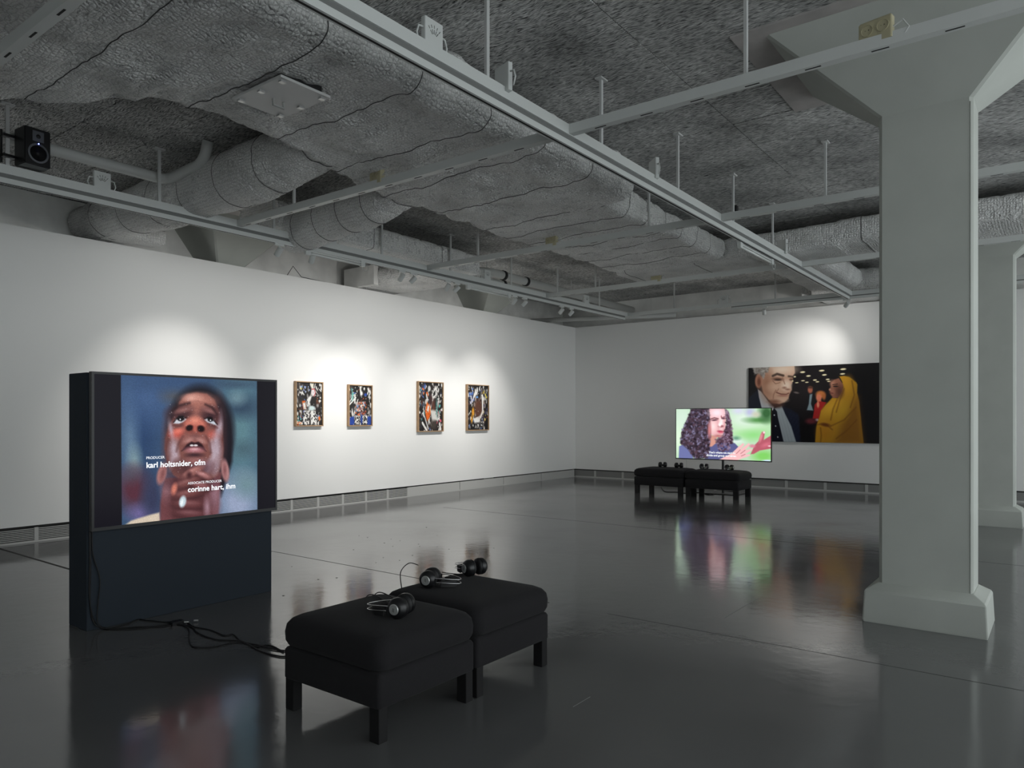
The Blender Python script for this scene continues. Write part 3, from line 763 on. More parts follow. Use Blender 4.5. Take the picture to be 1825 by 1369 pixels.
b.poly([(885, 500), (905, 462), (950, 450), (985, 468), (960, 488), (925, 502)], (204, 206, 214), 5); b.poly([(1120, 470), (1150, 455), (1190, 470), (1215, 515), (1175, 502), (1140, 490)], (196, 202, 212), 5)
b.poly([(905, 462), (925, 440), (965, 440), (968, 470), (945, 484), (925, 480)], (16, 12, 16), 5); b.poly([(1140, 448), (1180, 450), (1186, 478), (1165, 488), (1146, 478)], (16, 12, 16), 5)
b.ell(936, 468, 5, 6, (236, 240, 246), .4); b.ell(1166, 474, 5, 6, (236, 240, 246), .4); b.stroke([(886, 492), (915, 455), (985, 455)], 3, (26, 16, 20), 5); b.stroke([(1118, 462), (1165, 448), (1218, 505)], 3, (26, 16, 20), 5)
b.stroke([(880, 515), (930, 520), (985, 500)], 4, (88, 50, 52), 8, .8); b.stroke([(1118, 498), (1165, 512), (1220, 535)], 4, (88, 50, 52), 8, .8)
b.ell(1050, 520, 84, 60, (170, 88, 76), .35); b.ell(1046, 478, 42, 30, (228, 142, 122), .8); b.ell(1000, 500, 26, 20, (206, 120, 104), .8); b.ell(1095, 505, 26, 20, (206, 120, 104), .8); b.ell(1050, 560, 50, 14, (120, 66, 60), .7)
b.ell(1006, 534, 29, 23, (26, 10, 14), .3, -20); b.ell(1092, 540, 29, 25, (26, 10, 14), .3, 20); b.ell(1048, 545, 14, 26, (178, 96, 84), .6)
b.ell(1048, 602, 30, 24, (120, 76, 74), .7); b.ell(1000, 630, 34, 14, (176, 126, 120), .8, -25); b.ell(1092, 632, 34, 14, (176, 126, 120), .8, 25)
b.poly([(942, 716), (985, 662), (1020, 642), (1045, 650), (1072, 642), (1100, 662), (1132, 718), (1090, 700), (1040, 690), (985, 702)], (44, 20, 26), 7)
b.ell(1022, 672, 15, 8, (222, 218, 220), .3); b.ell(1052, 672, 15, 8, (226, 222, 224), .3); b.ell(1042, 708, 68, 26, (168, 108, 114), .45); b.ell(1042, 702, 30, 9, (212, 160, 166), .7); b.ell(1042, 748, 58, 16, (62, 36, 42), .7); b.ell(1042, 790, 60, 22, (150, 100, 98), .8)
b.ell(792, 895, 34, 82, (164, 112, 110), .25, 14); b.ell(800, 896, 14, 44, (128, 78, 78), .8, 14); b.ell(1276, 870, 30, 88, (172, 124, 124), .25, -6); b.ell(1272, 866, 12, 46, (132, 84, 86), .8)
hand = [(885, 985), (940, 900), (1020, 838), (1090, 862), (1148, 905), (1120, 950), (1150, 1060), (1170, 1210), (870, 1245), (862, 1090)]
b.poly(hand, (98, 56, 58), 9); b.ell(1010, 1150, 150, 110, (84, 46, 50), .7)
for (x_, y_, rx, ry, ro, cl) in ((1030, 880, 92, 34, -28, (160, 104, 98)), (1110, 905, 60, 28, 24, (172, 116, 114)), (990, 960, 104, 36, -20, (118, 70, 68)), (1090, 985, 76, 34, 12, (126, 76, 78)), (985, 1050, 112, 38, -8, (112, 64, 64)), (1000, 1130, 120, 40, 2, (106, 60, 62)), (1010, 1205, 120, 36, 4, (102, 58, 62))):
    b.ell(x_ + 6, y_ + 14, rx, ry, (58, 30, 34), .5, ro, .8); b.ell(x_, y_, rx * .92, ry * .86, cl, .4, ro, .9); b.ell(x_ - 14, y_ - 8, rx * .5, ry * .34, tuple(min(255, v + 34) for v in cl), .9, ro, .7)
b.ell(885, 1012, 20, 42, (206, 122, 104), .5, 12); b.ell(1135, 1160, 22, 70, (158, 122, 134), .8); b.ell(1000, 905, 20, 26, (70, 36, 40), .7)
b.ell(948, 1112, 26, 46, (196, 214, 222), .25, 12); b.ell(942, 1120, 10, 26, (236, 246, 250), .4, 12)
for k in range(60):
    x_, y_ = b.rng.uniform(850, 1250), b.rng.uniform(300, 900)
    b.ell(x_, y_, 3, 4, (222, 214, 220), .6, 0, .35)
b.c = b.c * (1 + b.rng.normal(0, .045, b.c.shape[:2])[..., None])
msk = Canvas([(300, 122), (1668, 168), (1662, 1168), (285, 1308)], 400, 330, (0, 0, 0)); msk.poly(pic, (255, 255, 255), 2)
aa = msk.c[..., :1] / 255.; c.c = c.c * (1 - aa) + bgc.c * aa
scr = c.grid('screen', lambda u, v: (TVX - .004, sy0 + (sy1 - sy0) * u, sz1 + (sz0 - sz1) * v), m_picture('near_screen_picture', 1.0, .22), t)
def near_text(txt, x, y, x2, bold):
    u, v = c.uv(x, y); u2, _ = c.uv(x2, y - (x2 - x) * .05)
    lettering(txt, (TVX - .0030, sy0 + (sy1 - sy0) * u, sz1 + (sz0 - sz1) * v), (0, 1, 0), (0, 0, 1), (u2 - u) * (sy1 - sy0), LETTER, scr, bold)
near_text('PRODUCER', 678, 778, 815, .008); near_text('karl holtsnider, ofm', 678, 846, 1122, .022)
near_text('ASSOCIATE PRODUCER', 988, 978, 1248, .006); near_text('corinne hart, ihm', 988, 1038, 1352, .022)

# ---------------------------------------------------------------- far screen
FY = -1.62
tl, br = at(1204.2, 729, 1, FY), at(1375, 823.5, 1, FY)
fx0, fx1, fz1, fz0 = tl.x, br.x, tl.z + .01, br.z - .005
t = thing('television', 'bright screen behind the far ottomans showing a curly-haired woman talking outdoors', 'television', ((fx0 + fx1) / 2, FY, fz0))
MB().box(fx0 + .01, fx1 - .01, FY + .006, FY + .05, fz0 + .01, fz1 - .01).build('back_case', BLACKP, t)
m = MB(); bz = .012
for (a, b_, z0, z1) in ((fx0, fx1, fz1 - bz, fz1), (fx0, fx1, fz0, fz0 + bz * 1.5), (fx0, fx0 + bz, fz0 + bz * 1.5, fz1 - bz), (fx1 - bz, fx1, fz0 + bz * 1.5, fz1 - bz)):
    m.box(a, b_, FY - .004, FY + .03, z0, z1)
m.build('bezel', BLACKP, t)
px, pz0, pz1 = fx0 + bz, fz0 + bz * 1.5, fz1 - bz; pxe = fx1 - bz
c = Canvas([(138, 138), (1680, 132), (1680, 985), (138, 925)], 340, 190, (176, 208, 176))
c.ell(240, 300, 160, 260, (198, 220, 202), .8); c.ell(170, 620, 70, 200, (210, 232, 206), .8); c.ell(1300, 450, 420, 160, (170, 214, 160), .7); c.ell(1250, 300, 260, 150, (206, 224, 208), .7)
c.ell(1480, 320, 190, 45, (84, 138, 78), .7); c.ell(1610, 210, 110, 130, (52, 92, 54), .6); c.ell(1340, 190, 70, 60, (176, 178, 208), .7); c.ell(1440, 230, 60, 40, (190, 190, 170), .7)
c.ell(1150, 170, 90, 50, (200, 204, 220), .7); c.ell(1120, 650, 130, 60, (206, 224, 214), .7); c.ell(1120, 610, 60, 30, (96, 140, 120), .7); c.ell(1560, 900, 170, 90, (122, 196, 96), .6); c.ell(1400, 560, 200, 70, (140, 206, 128), .8)
h1 = [(390, 130), (660, 125), (690, 320), (700, 560), (680, 760), (650, 935), (430, 935), (335, 790), (205, 690), (225, 520), (290, 360)]
h2 = [(915, 130), (985, 180), (1030, 330), (1048, 500), (1060, 690), (1000, 800), (850, 830), (780, 640), (890, 560), (955, 400), (945, 250)]
c.poly(h2, (86, 62, 78), 18); c.poly([(185, 740), (260, 700), (400, 800), (412, 940), (178, 940)], (104, 110, 158), 8)
c.poly([(640, 760), (780, 690), (1090, 690), (1160, 760), (900, 960), (600, 960)], (86, 88, 132), 8)
c.poly([(660, 540), (800, 590), (785, 690), (720, 745), (640, 750)], (200, 142, 128), 8)
c.poly([(655, 125), (920, 125), (948, 260), (942, 440), (905, 545), (850, 592), (790, 590), (700, 545), (655, 430)], (216, 164, 168), 8)
c.poly(h1, (62, 50, 62), 16)
c.speckle(h1, 700, 11, [(34, 26, 36), (40, 32, 42), (96, 86, 110), (128, 122, 152), (84, 62, 74), (60, 44, 54)], 1.7, .6, .8)
c.speckle(h2, 360, 10, [(52, 34, 46), (104, 78, 98), (136, 116, 140), (70, 48, 60)], 1.7, .6, .8)
c.ell(800, 200, 110, 70, (242, 214, 222), .7); c.ell(740, 420, 50, 80, (240, 208, 208), .8); c.ell(870, 360, 30, 90, (246, 224, 224), .7)
c.stroke([(705, 300), (760, 282), (820, 296)], 9, (116, 74, 82), 8); c.stroke([(880, 280), (930, 268)], 8, (116, 74, 82), 8)
c.ell(762, 318, 46, 13, (92, 60, 72), .5, -6); c.ell(908, 294, 32, 11, (92, 60, 72), .5); c.ell(872, 262, 8, 18, (150, 84, 92), .6)
c.ell(868, 418, 42, 20, (150, 86, 92), .5); c.ell(850, 395, 22, 30, (252, 232, 232), .6); c.ell(858, 500, 52, 13, (168, 56, 80), .4, 4); c.ell(862, 522, 40, 12, (206, 104, 120), .5); c.ell(680, 480, 26, 110, (190, 118, 120), .7)
c.ell(820, 575, 60, 20, (176, 112, 110), .7)
c.poly([(1350, 870), (1420, 720), (1480, 660), (1535, 512), (1585, 508), (1565, 640), (1690, 565), (1690, 780), (1500, 812), (1400, 868)], (172, 86, 100), 8)
c.ell(1520, 600, 22, 70, (206, 130, 138), .6, 18); c.ell(1570, 520, 16, 18, (238, 208, 212), .5); c.ell(1600, 720, 70, 30, (196, 104, 120), .7, -20); c.ell(1660, 740, 25, 12, (232, 190, 196), .6)
c.poly([(835, 955), (1040, 860), (1140, 760), (1225, 690), (1252, 712), (1180, 800), (1318, 690), (1346, 712), (1262, 806), (1362, 782), (1376, 802), (1262, 872), (1338, 872), (1344, 896), (1210, 940), (1130, 970)], (228, 178, 180), 7)
c.stroke([(1180, 800), (1120, 860)], 4, (160, 92, 100), 5); c.stroke([(1262, 806), (1190, 860)], 4, (160, 92, 100), 5); c.stroke([(1262, 872), (1200, 900)], 4, (160, 92, 100), 5); c.ell(1380, 740, 45, 26, (206, 128, 146), .5)
c.ell(1620, 975, 70, 12, (196, 216, 240), .6)
scr = c.grid('screen', lambda u, v: (px + (pxe - px) * u, FY - .001, pz1 + (pz0 - pz1) * v), m_picture('far_screen_picture', 1.25, .3), t)
def far_text(txt, x, y, x2):
    u, v = c.uv(x, y); u2, _ = c.uv(x2, y)
    lettering(txt, (px + (pxe - px) * u, FY - .0022, pz1 + (pz0 - pz1) * v), (1, 0, 0), (0, 0, 1), (u2 - u) * (pxe - px), LETTER, scr, .03)
far_text("That's where we start to", 668, 852, 1100); far_text('divide and group ourselves.', 632, 898, 1120)
t = thing('screen_stand', 'thin black pole stand carrying the far screen behind the ottomans', 'stand', ((fx0 + fx1) / 2, FY + .09, 0))
pxx = at(1288.5, 830, 1, FY + .08).x
MB().tube([(pxx, FY + .08, .012), (pxx, FY + .08, fz0 + .5)], .022, 12).build('pole', BLACKP, t)
MB().rloft(pxx, FY + .08, .34, .24, .03, [(0, 0), (.010, 0), (.012, .004)], n=3).build('base_plate', BLACKP, t)
MB().box(pxx - .22, pxx + .22, FY + .05, FY + .06, fz0 + .25, fz0 + .55).build('mount_plate', BLACKP, t)
pw = at(1223, 830, 1, FY + .03).x
tag(MB().tube(bend([(pw, FY + .04, fz0 + .1), (pw, FY + .04, .05), (pw + .12, FY + .1, .006), (pxx - .36, FY + .1, .006)], .04), .005, 6).build('power_cable', RAILW), 'thin pale cable hanging from the far screen to the floor', 'cable')

# ---------------------------------------------------------------- large colour photograph on the far wall
ptl, pbr = at(1334, 656, 1, -.03), at(1562, 791, 1, -.03)
X0, X1, Z1, Z0 = ptl.x, pbr.x + .32, ptl.z, at(1450, 788.5, 1, -.03).z
t = thing('photograph_print', 'large colour photograph on the far wall with a man and a woman in yellow shawl', 'photograph', ((X0 + X1) / 2, -.02, Z0))
MB().box(X0, X1, -.030, -.001, Z0, Z1).build('backing_panel', mat('dark_panel_edge', (.02, .02, .02), .5), t)
c = Canvas([(67, 118), (1955, 62), (1952, 1108), (70, 1072)], 380, 230, (17, 14, 17))
c.ell(800, 420, 240, 240, (34, 28, 30), .9); c.ell(110, 300, 60, 200, (14, 13, 16), .6)
c.poly([(60, 520), (190, 400), (245, 640), (300, 800), (400, 1090), (60, 1090)], (28, 34, 50), 8)
c.poly([(500, 610), (620, 660), (715, 720), (742, 1092), (600, 1092), (520, 800)], (25, 29, 46), 8)
for k in range(14): c.stroke([(585 + k * 11, 690 + k * 4), (620 + k * 10, 1092)], 1.2, (52, 60, 86), 2, .6)
c.poly([(190, 395), (235, 430), (330, 560), (405, 625), (385, 690), (365, 650), (240, 645), (205, 500)], (204, 208, 212), 6)
c.poly([(395, 650), (500, 612), (545, 720), (625, 880), (690, 1092), (515, 1092), (430, 800)], (172, 182, 188), 7)
for k in range(3): c.stroke([(455 + k * 40, 700), (560 + k * 40, 1090)], 2, (140, 150, 160), 3, .7)
c.poly([(372, 690), (405, 645), (440, 690), (450, 760), (528, 1092), (380, 1092)], (20, 22, 34), 6)
for x_, y_ in ((405, 735), (422, 877), (450, 1020)): c.ell(x_, y_, 8, 10, (220, 224, 230), .4)
c.ell(440, 590, 90, 50, (84, 56, 48), .4)
mf = [(235, 200), (270, 120), (340, 95), (665, 90), (672, 190), (642, 235), (646, 300), (625, 350), (632, 410), (600, 470), (590, 520), (540, 565), (470, 590), (400, 575), (330, 535), (262, 450), (232, 330)]
c.poly(mf, (216, 172, 146), 9); c.ell(500, 140, 160, 60, (246, 222, 200), .8); c.ell(300, 330, 70, 170, (184, 134, 108), .8); c.ell(420, 370, 90, 50, (228, 188, 162), .8)
c.poly([(135, 118), (200, 105), (345, 100), (290, 170), (262, 240), (235, 215), (200, 195), (150, 190)], (176, 168, 160), 12)
c.speckle([(135, 118), (345, 100), (262, 240), (150, 190)], 120, 10, [(206, 200, 194), (130, 120, 114), (160, 152, 144)], 2, .6, .7)
c.ell(198, 292, 46, 92, (196, 138, 112), .2); c.ell(205, 300, 22, 54, (130, 80, 62), .5)
c.stroke([(385, 225), (440, 200), (520, 222)], 14, (86, 68, 58), 8); c.stroke([(590, 232), (650, 240)], 12, (96, 76, 64), 8)
c.ell(450, 268, 66, 20, (122, 86, 70), .5, 4); c.ell(450, 276, 40, 8, (50, 34, 30), .4); c.stroke([(385, 290), (420, 328), (480, 312)], 4, (150, 104, 84), 5); c.ell(622, 276, 24, 16, (110, 78, 64), .5)
c.ell(560, 350, 58, 62, (250, 226, 206), .6); c.ell(535, 380, 24, 12, (168, 118, 98), .8); c.stroke([(510, 250), (540, 330)], 5, (172, 124, 102), 8); c.ell(578, 402, 26, 10, (160, 110, 92), .8)
c.stroke([(430, 440), (490, 462), (560, 466), (590, 452)], 6, (116, 64, 54), 5); c.ell(520, 482, 60, 12, (184, 128, 112), .6); c.stroke([(425, 410), (395, 470), (390, 520)], 5, (168, 118, 96), 7); c.stroke([(460, 395), (430, 440)], 5, (176, 126, 104), 6)
c.ell(500, 540, 70, 28, (230, 194, 168), .7); c.ell(400, 560, 70, 24, (150, 104, 84), .7)
for (x_, y_, a_, b_) in ((770, 180, 33, 12), (845, 230, 28, 11), (1015, 163, 35, 11), (1050, 218, 30, 10), (1290, 147, 38, 12), (1280, 208, 33, 10), (775, 291, 25, 8), (695, 316, 23, 7), (825, 312, 23, 7), (928, 284, 25, 9), (960, 307, 23, 8), (1092, 277, 25, 9), (1107, 303, 23, 7), (670, 238, 15, 10), (640, 293, 12, 8)):
    c.ell(x_, y_, a_, b_, (244, 232, 190), .3, -4)
c.ell(690, 445, 34, 12, (120, 108, 104), .5, 10)
c.poly([(820, 470), (905, 455), (935, 560), (930, 690), (820, 700)], (26, 24, 28), 12); c.ell(868, 410, 31, 44, (190, 112, 88), .3); c.ell(870, 378, 32, 16, (92, 62, 50), .5)
c.poly([(862, 470), (896, 463), (878, 590), (906, 678), (824, 672), (850, 590)], (140, 160, 168), 7)
c.ell(1002, 470, 62, 46, (206, 124, 66), .3); c.ell(1045, 500, 22, 40, (190, 110, 60), .5); c.ell(978, 512, 36, 46, (234, 138, 106), .3); c.ell(985, 560, 24, 26, (226, 130, 100), .4)
c.poly([(925, 600), (960, 565), (1005, 560), (1075, 572), (1035, 640), (1000, 700), (985, 785), (898, 785), (915, 690)], (176, 36, 36), 7); c.ell(968, 602, 17, 40, (236, 146, 114), .35); c.ell(955, 800, 24, 16, (224, 214, 210), .4); c.ell(880, 815, 70, 36, (104, 42, 50), .5)
robe = [(1230, 240), (1300, 232), (1370, 250), (1455, 318), (1470, 345), (1466, 450), (1490, 560), (1512, 760), (1525, 900), (1548, 1110), (928, 1110), (945, 900), (955, 850), (985, 760), (1005, 680), (1060, 610), (1110, 560), (1150, 512), (1220, 520), (1290, 380), (1268, 300)]
c.poly(robe, (202, 148, 36), 8)
c.poly([(1340, 700), (1480, 500), (1548, 1110), (1180, 1110), (1260, 900)], (142, 90, 28), 60, .75); c.ell(1150, 640, 110, 60, (226, 172, 50), .8, -40); c.ell(1270, 680, 80, 120, (214, 164, 40), .8, 30); c.ell(1360, 380, 60, 110, (216, 158, 38), .8); c.ell(1060, 960, 90, 110, (198, 136, 34), .8)
for pts in ([(1210, 540), (1160, 660), (1130, 800)], [(1300, 400), (1240, 560), (1200, 700)], [(1450, 640), (1300, 800), (1130, 880)], [(960, 860), (1040, 850), (1110, 890), (1150, 925)], [(1400, 300), (1430, 480), (1380, 640)], [(1000, 900), (1010, 1000), (1000, 1090)], [(1460, 800), (1330, 940), (1200, 1040)]):
    c.stroke(pts, 7, (132, 82, 20), 9, .75)
c.ell(1060, 862, 60, 22, (120, 66, 24), .5, 10)
yf = [(1140, 330), (1170, 282), (1235, 262), (1290, 350), (1272, 430), (1225, 512), (1160, 518), (1134, 482), (1122, 450), (1126, 432), (1104, 412), (1130, 378)]
c.poly([(1150, 300), (1200, 250), (1240, 240), (1280, 320), (1230, 290)], (26, 20, 20), 8); c.poly(yf, (150, 98, 78), 7); c.ell(1150, 330, 30, 40, (186, 130, 106), .7); c.ell(1240, 430, 44, 70, (98, 60, 48), .8); c.ell(1150, 440, 30, 30, (172, 112, 92), .7)
c.ell(1192, 368, 32, 9, (36, 22, 22), .4); c.stroke([(1155, 346), (1215, 338)], 5, (56, 36, 32), 4); c.stroke([(1122, 452), (1160, 456)], 5, (104, 48, 46), 4); c.ell(1120, 408, 12, 14, (200, 146, 122), .6)
c.grid('print', lambda u, v: (X0 + (X1 - X0) * u, -.0305, Z1 + (Z0 - Z1) * v), m_picture('colour_photo_print', 0, .35), t)

# ---------------------------------------------------------------- four framed collages on the left wall
K, WT = (24, 20, 19), (232, 230, 226)
def collage(c, seed, accents, figure):
    """dense brush marks on black: u,v in 0..100"""
    r = np.random.RandomState(seed); c.rng = r
    for k in range(26): c.ell(r.uniform(0, 100), r.uniform(0, 100), r.uniform(6, 18), r.uniform(5, 14), [(46, 40, 38), (14, 12, 12), (70, 62, 58), (36, 26, 24)][r.randint(4)], .6, r.uniform(0, 180), .8)
    for k in range(75):
        x, y = r.uniform(0, 100), r.uniform(0, 100); s_ = r.uniform(1.2, 3.6)
        c.ell(x, y, s_, s_ * r.uniform(1, 2.2), [WT, (206, 204, 200), (150, 146, 144), WT][r.randint(4)], .3, r.uniform(-25, 25), .92)
    for k in range(34):
        x, y = r.uniform(0, 100), r.uniform(0, 100); a = r.uniform(0, 3.14); l = r.uniform(4, 13)
        c.stroke([(x, y), (x + l * math.cos(a), y + l * math.sin(a))], r.uniform(.6, 1.5), [WT, (40, 44, 60), WT, (110, 60, 40), (84, 120, 190)][r.randint(5)], .6)
    for (x, y, rx, ry, n, cols) in accents:
        for k in range(n):
            c.ell(x + r.normal() * rx * .5, y + r.normal() * ry * .5, r.uniform(1.2, 3.4), r.uniform(1.5, 4.2), cols[r.randint(len(cols))], .35, r.uniform(0, 180), .93)
    figure(c, r)
    for k in range(70):
        c.ell(r.uniform(0, 100), r.uniform(0, 100), r.uniform(.5, 1.1), r.uniform(.6, 1.5), [K, K, WT][r.randint(3)], .4)
def checks(c, r, x0, x1, y0, y1, n):
    c.poly([(x0, y0), (x1, y0), (x1, y1), (x0, y1)], WT, 1.5)
    for k in range(n):
        x, y = r.uniform(x0 + 1, x1 - 1), r.uniform(y0 + 1, y1 - 1)
        c.poly([(x - 2.2, y - 1.5), (x + r.uniform(0, 2), y - 1.8), (x + 2.2, y + 1.6), (x - 1.6, y + 1.2)], K, .5)
OR, BL, BR_, TL_, YE = (232, 104, 28), (34, 66, 152), (96, 54, 40), (96, 176, 168), (214, 196, 84)
def fig1(c, r):
    c.poly([(55, 0), (68, 0), (66, 22), (52, 34), (60, 18)], (226, 222, 206), 3); c.ell(66, 22, 8, 10, (222, 212, 214), .2); c.stroke([(60, 15), (70, 14), (74, 24), (68, 32)], 1, (190, 40, 40), .8)
    c.poly([(50, 32), (62, 30), (58, 48), (46, 52), (40, 40)], WT, 2); c.poly([(60, 33), (76, 32), (78, 58), (62, 58), (52, 46)], K, 2.5)
    c.poly([(22, 44), (34, 42), (38, 60), (28, 63)], OR, 2); c.poly([(25, 48), (35, 46), (37, 62), (29, 62)], WT, 1.5); c.ell(60, 60, 13, 6, (206, 222, 222), .35)
    checks(c, r, 30, 50, 66, 98, 26); checks(c, r, 56, 80, 66, 98, 26); c.poly([(78, 58), (98, 58), (98, 76), (76, 74)], K, 3)
    c.ell(90, 84, 3.5, 5, OR, .3); c.stroke([(3, 93), (22, 96)], 3.2, (232, 226, 214), 1); c.stroke([(4, 92), (8, 97), (12, 92), (16, 97), (20, 93)], .8, OR, .5)
def fig2(c, r):
    c.poly([(46, 0), (62, 0), (60, 22), (50, 26)], WT, 2); c.ell(66, 8, 12, 8, K, .3); c.ell(68, 7, 3.5, 4, WT, .3); c.ell(86, 7, 3.5, 4, WT, .3); c.poly([(56, 26), (74, 12), (80, 18), (62, 32)], K, 2)
    c.stroke([(2, 48), (30, 30)], 2, WT, 1); c.stroke([(2, 42), (20, 24)], 1.4, WT, 1); c.ell(14, 26, 3, 12, TL_, .6); c.poly([(30, 42), (74, 40), (76, 64), (32, 66)], (222, 214, 206), 2)
    c.speckle([(30, 40), (76, 40), (76, 78), (28, 78)], 150, 1.6, [K, (150, 60, 50), OR, K, (120, 140, 180)], 1.6, .4, .9); c.ell(68, 58, 6, 6, (40, 40, 44), .3); c.ell(74, 22, 7, 4, BL, .4)
    c.poly([(0, 80), (22, 78), (24, 100), (0, 100)], BL, 2); c.poly([(82, 78), (100, 78), (100, 100), (80, 100)], BL, 2); c.ell(56, 86, 6, 12, BL, .4); checks(c, r, 24, 50, 76, 98, 34); checks(c, r, 60, 82, 76, 98, 30)
def fig3(c, r):
    c.poly([(72, 6), (76, 24), (62, 34), (48, 60), (40, 52), (54, 24)], WT, 2); c.poly([(60, 22), (70, 14), (70, 24), (62, 28)], K, 1); c.ell(50, 36, 7, 12, (60, 34, 32), .3); c.ell(44, 12, 6, 6, (206, 206, 204), .3)
    c.poly([(34, 40), (46, 48), (52, 60), (44, 74), (34, 80), (26, 60)], OR, 2); c.poly([(38, 46), (44, 50), (40, 62), (34, 58)], WT, 1.5); c.ell(62, 50, 6, 14, BR_, .5); c.poly([(48, 56), (74, 58), (82, 78), (56, 82)], (216, 214, 208), 3)
    c.ell(80, 44, 4, 7, (210, 180, 180), .4); c.ell(76, 52, 4, 16, (92, 140, 136), .6); c.stroke([(16, 84), (34, 100)], 3, WT, 1); c.stroke([(24, 70), (40, 96)], 2, (206, 206, 206), 1); c.ell(62, 88, 14, 9, (66, 58, 52), .5); c.stroke([(88, 86), (92, 98)], 3.5, WT, 1)
def fig4(c, r):
    c.poly([(48, 4), (52, 14), (36, 26), (26, 32), (30, 18)], WT, 2); c.ell(52, 52, 20, 24, (94, 58, 44), .4); c.ell(56, 20, 8, 8, K, .4); c.stroke([(72, 22), (74, 60)], 3.5, WT, 1); c.stroke([(74, 58), (62, 72), (40, 76)], 3.4, (222, 214, 206), 1)
    c.ell(26, 60, 6, 10, (222, 154, 40), .4); c.ell(20, 76, 4, 9, (222, 154, 40), .4); c.ell(46, 26, 6, 2.5, (96, 148, 210), .3); c.stroke([(14, 40), (28, 30)], 2.6, (190, 190, 210), 1); checks(c, r, 40, 54, 82, 96, 18); checks(c, r, 62, 78, 82, 95, 18)
    c.poly([(28, 74), (60, 76), (56, 84), (32, 84)], WT, 2)
arts = [((527.4, 679.5), (577, 680.8), (576.7, 759.5), (527.4, 760.6), 3, [(30, 12, 20, 12, 10, [YE, TL_, (150, 170, 220)]), (28, 56, 14, 22, 14, [OR, BR_, (120, 130, 190)]), (78, 44, 14, 14, 14, [BR_, (140, 80, 50)]), (8, 92, 14, 8, 8, [OR, TL_])], fig1,
         'framed black and white collage with a few orange marks, hung farthest from the corner'),
        ((621.9, 685.4), (664.4, 686.3), (664.4, 759.5), (621.9, 760), 11, [(16, 24, 8, 20, 8, [TL_, WT]), (60, 50, 20, 18, 18, [OR, (200, 160, 160), BR_])], fig2,
         'framed black and white collage with bright blue along its bottom edge'),
        ((746, 679.5), (791, 681.6), (791, 769), (746, 770), 23, [(20, 10, 20, 12, 16, [(70, 100, 170), (40, 56, 100), OR]), (14, 50, 14, 30, 18, [(60, 70, 90), (90, 150, 150), (140, 120, 120)]), (84, 66, 10, 26, 12, [(210, 90, 110), TL_, WT])], fig3,
         'framed black and white collage with a vivid orange patch at its centre'),
        ((833.4, 685), (872, 686.6), (872, 766.8), (833.4, 768), 31, [(20, 22, 18, 20, 18, [(56, 76, 140), (90, 130, 200)]), (80, 20, 14, 16, 14, [YE, (120, 90, 60)]), (84, 66, 14, 30, 16, [(60, 56, 90), YE, (150, 130, 150)])], fig4,
         'framed black and white collage with a brown centre and yellow marks, nearest the corner')]
for (tl_, tr_, br_, bl_, seed, acc, fg, lab) in arts:
    D = .055
    a, b_ = at(*tl_, 0, D), at(*br_, 0, D)
    y0, y1 = a.y, b_.y; z1 = (a.z + at(*tr_, 0, D).z) / 2; z0 = (b_.z + at(*bl_, 0, D).z) / 2
    t = thing('framed_collage', lab, 'painting', (0, (y0 + y1) / 2, z0), 0, 'framed collages on the left wall')
    w = .016
    for (p0, p1, q0, q1) in ((y0, y1, z1 - w, z1), (y0, y1, z0, z0 + w), (y0, y0 + w, z0 + w, z1 - w), (y1 - w, y1, z0 + w, z1 - w)):
        MB().box(.001, D, p0, p1, q0, q1).build('frame_rail', OAK, t, bevel=.0015)
    MB().box(.005, D - .025, y0 + w, y1 - w, z0 + w, z1 - w).build('backing', BLACKP, t)
    c = Canvas([(0, 0), (100, 0), (100, 100), (0, 100)], 130, 170, K)
    collage(c, seed, acc, fg)
    c.grid('artwork', lambda u, v: (D - .018, y0 + w + .003 + (y1 - y0 - 2 * w - .006) * u, z1 - w - .003 + (z0 - z1 + 2 * w + .006) * v), m_picture('collage_paint', 0, .6), t)

# ---------------------------------------------------------------- ottomans
def make_ottoman(label, loc, rz=0.):
    t = thing('ottoman', label, 'ottoman', loc, rz, local=True)
    hx, hy = .335, .318
    b = MB().rloft(0, 0, hx, hy, .022, [(.150, .006), (.156, 0), (.285, .0), (.296, .006), (.302, .02)], n=4)
    smooth_by_angle(b.build('base', FABRIC, t), 50)
    cu = MB().rloft(0, 0, hx + .008, hy + .006, .06, [(.300, .045), (.302, .026), (.312, .008), (.335, -.002), (.375, -.004), (.410, .002), (.432, .018), (.446, .045), (.454, .09), (.459, .15), (.461, .22)], n=7)
    smooth_by_angle(cu.build('cushion', FABRIC, t), 60)
    for sx in (-1, 1):
        for sy in (-1, 1):
            x, y = sx * (hx - .038), sy * (hy - .034)
            MB().box(x - .030, x + .030, y - .026, y + .026, 0, .152).build('leg', LEGW, t, bevel=.002)
    return t
OX = 6.545
make_ottoman('dark charcoal fabric ottoman with one pair of headphones on it, near the big standing screen', (OX, -12.142, 0))
make_ottoman('dark charcoal fabric ottoman holding two pairs of headphones, in front of the standing screen', (OX, -11.492, 0))
fo = at(1313, 892, 2, 0)
FOX1 = fo.x + .03; FOY = -2.46
for k, (xc, lab) in enumerate(((FOX1 - .50, 'dark charcoal ottoman before the far screen, the one closer to the colour photograph'),
                               (FOX1 - 1.505, 'dark charcoal ottoman before the far screen, the one closer to the room corner'))):
    o = make_ottoman(lab, (xc, FOY + .33, 0)); o.scale = (1.44, 1.03, 1.03)

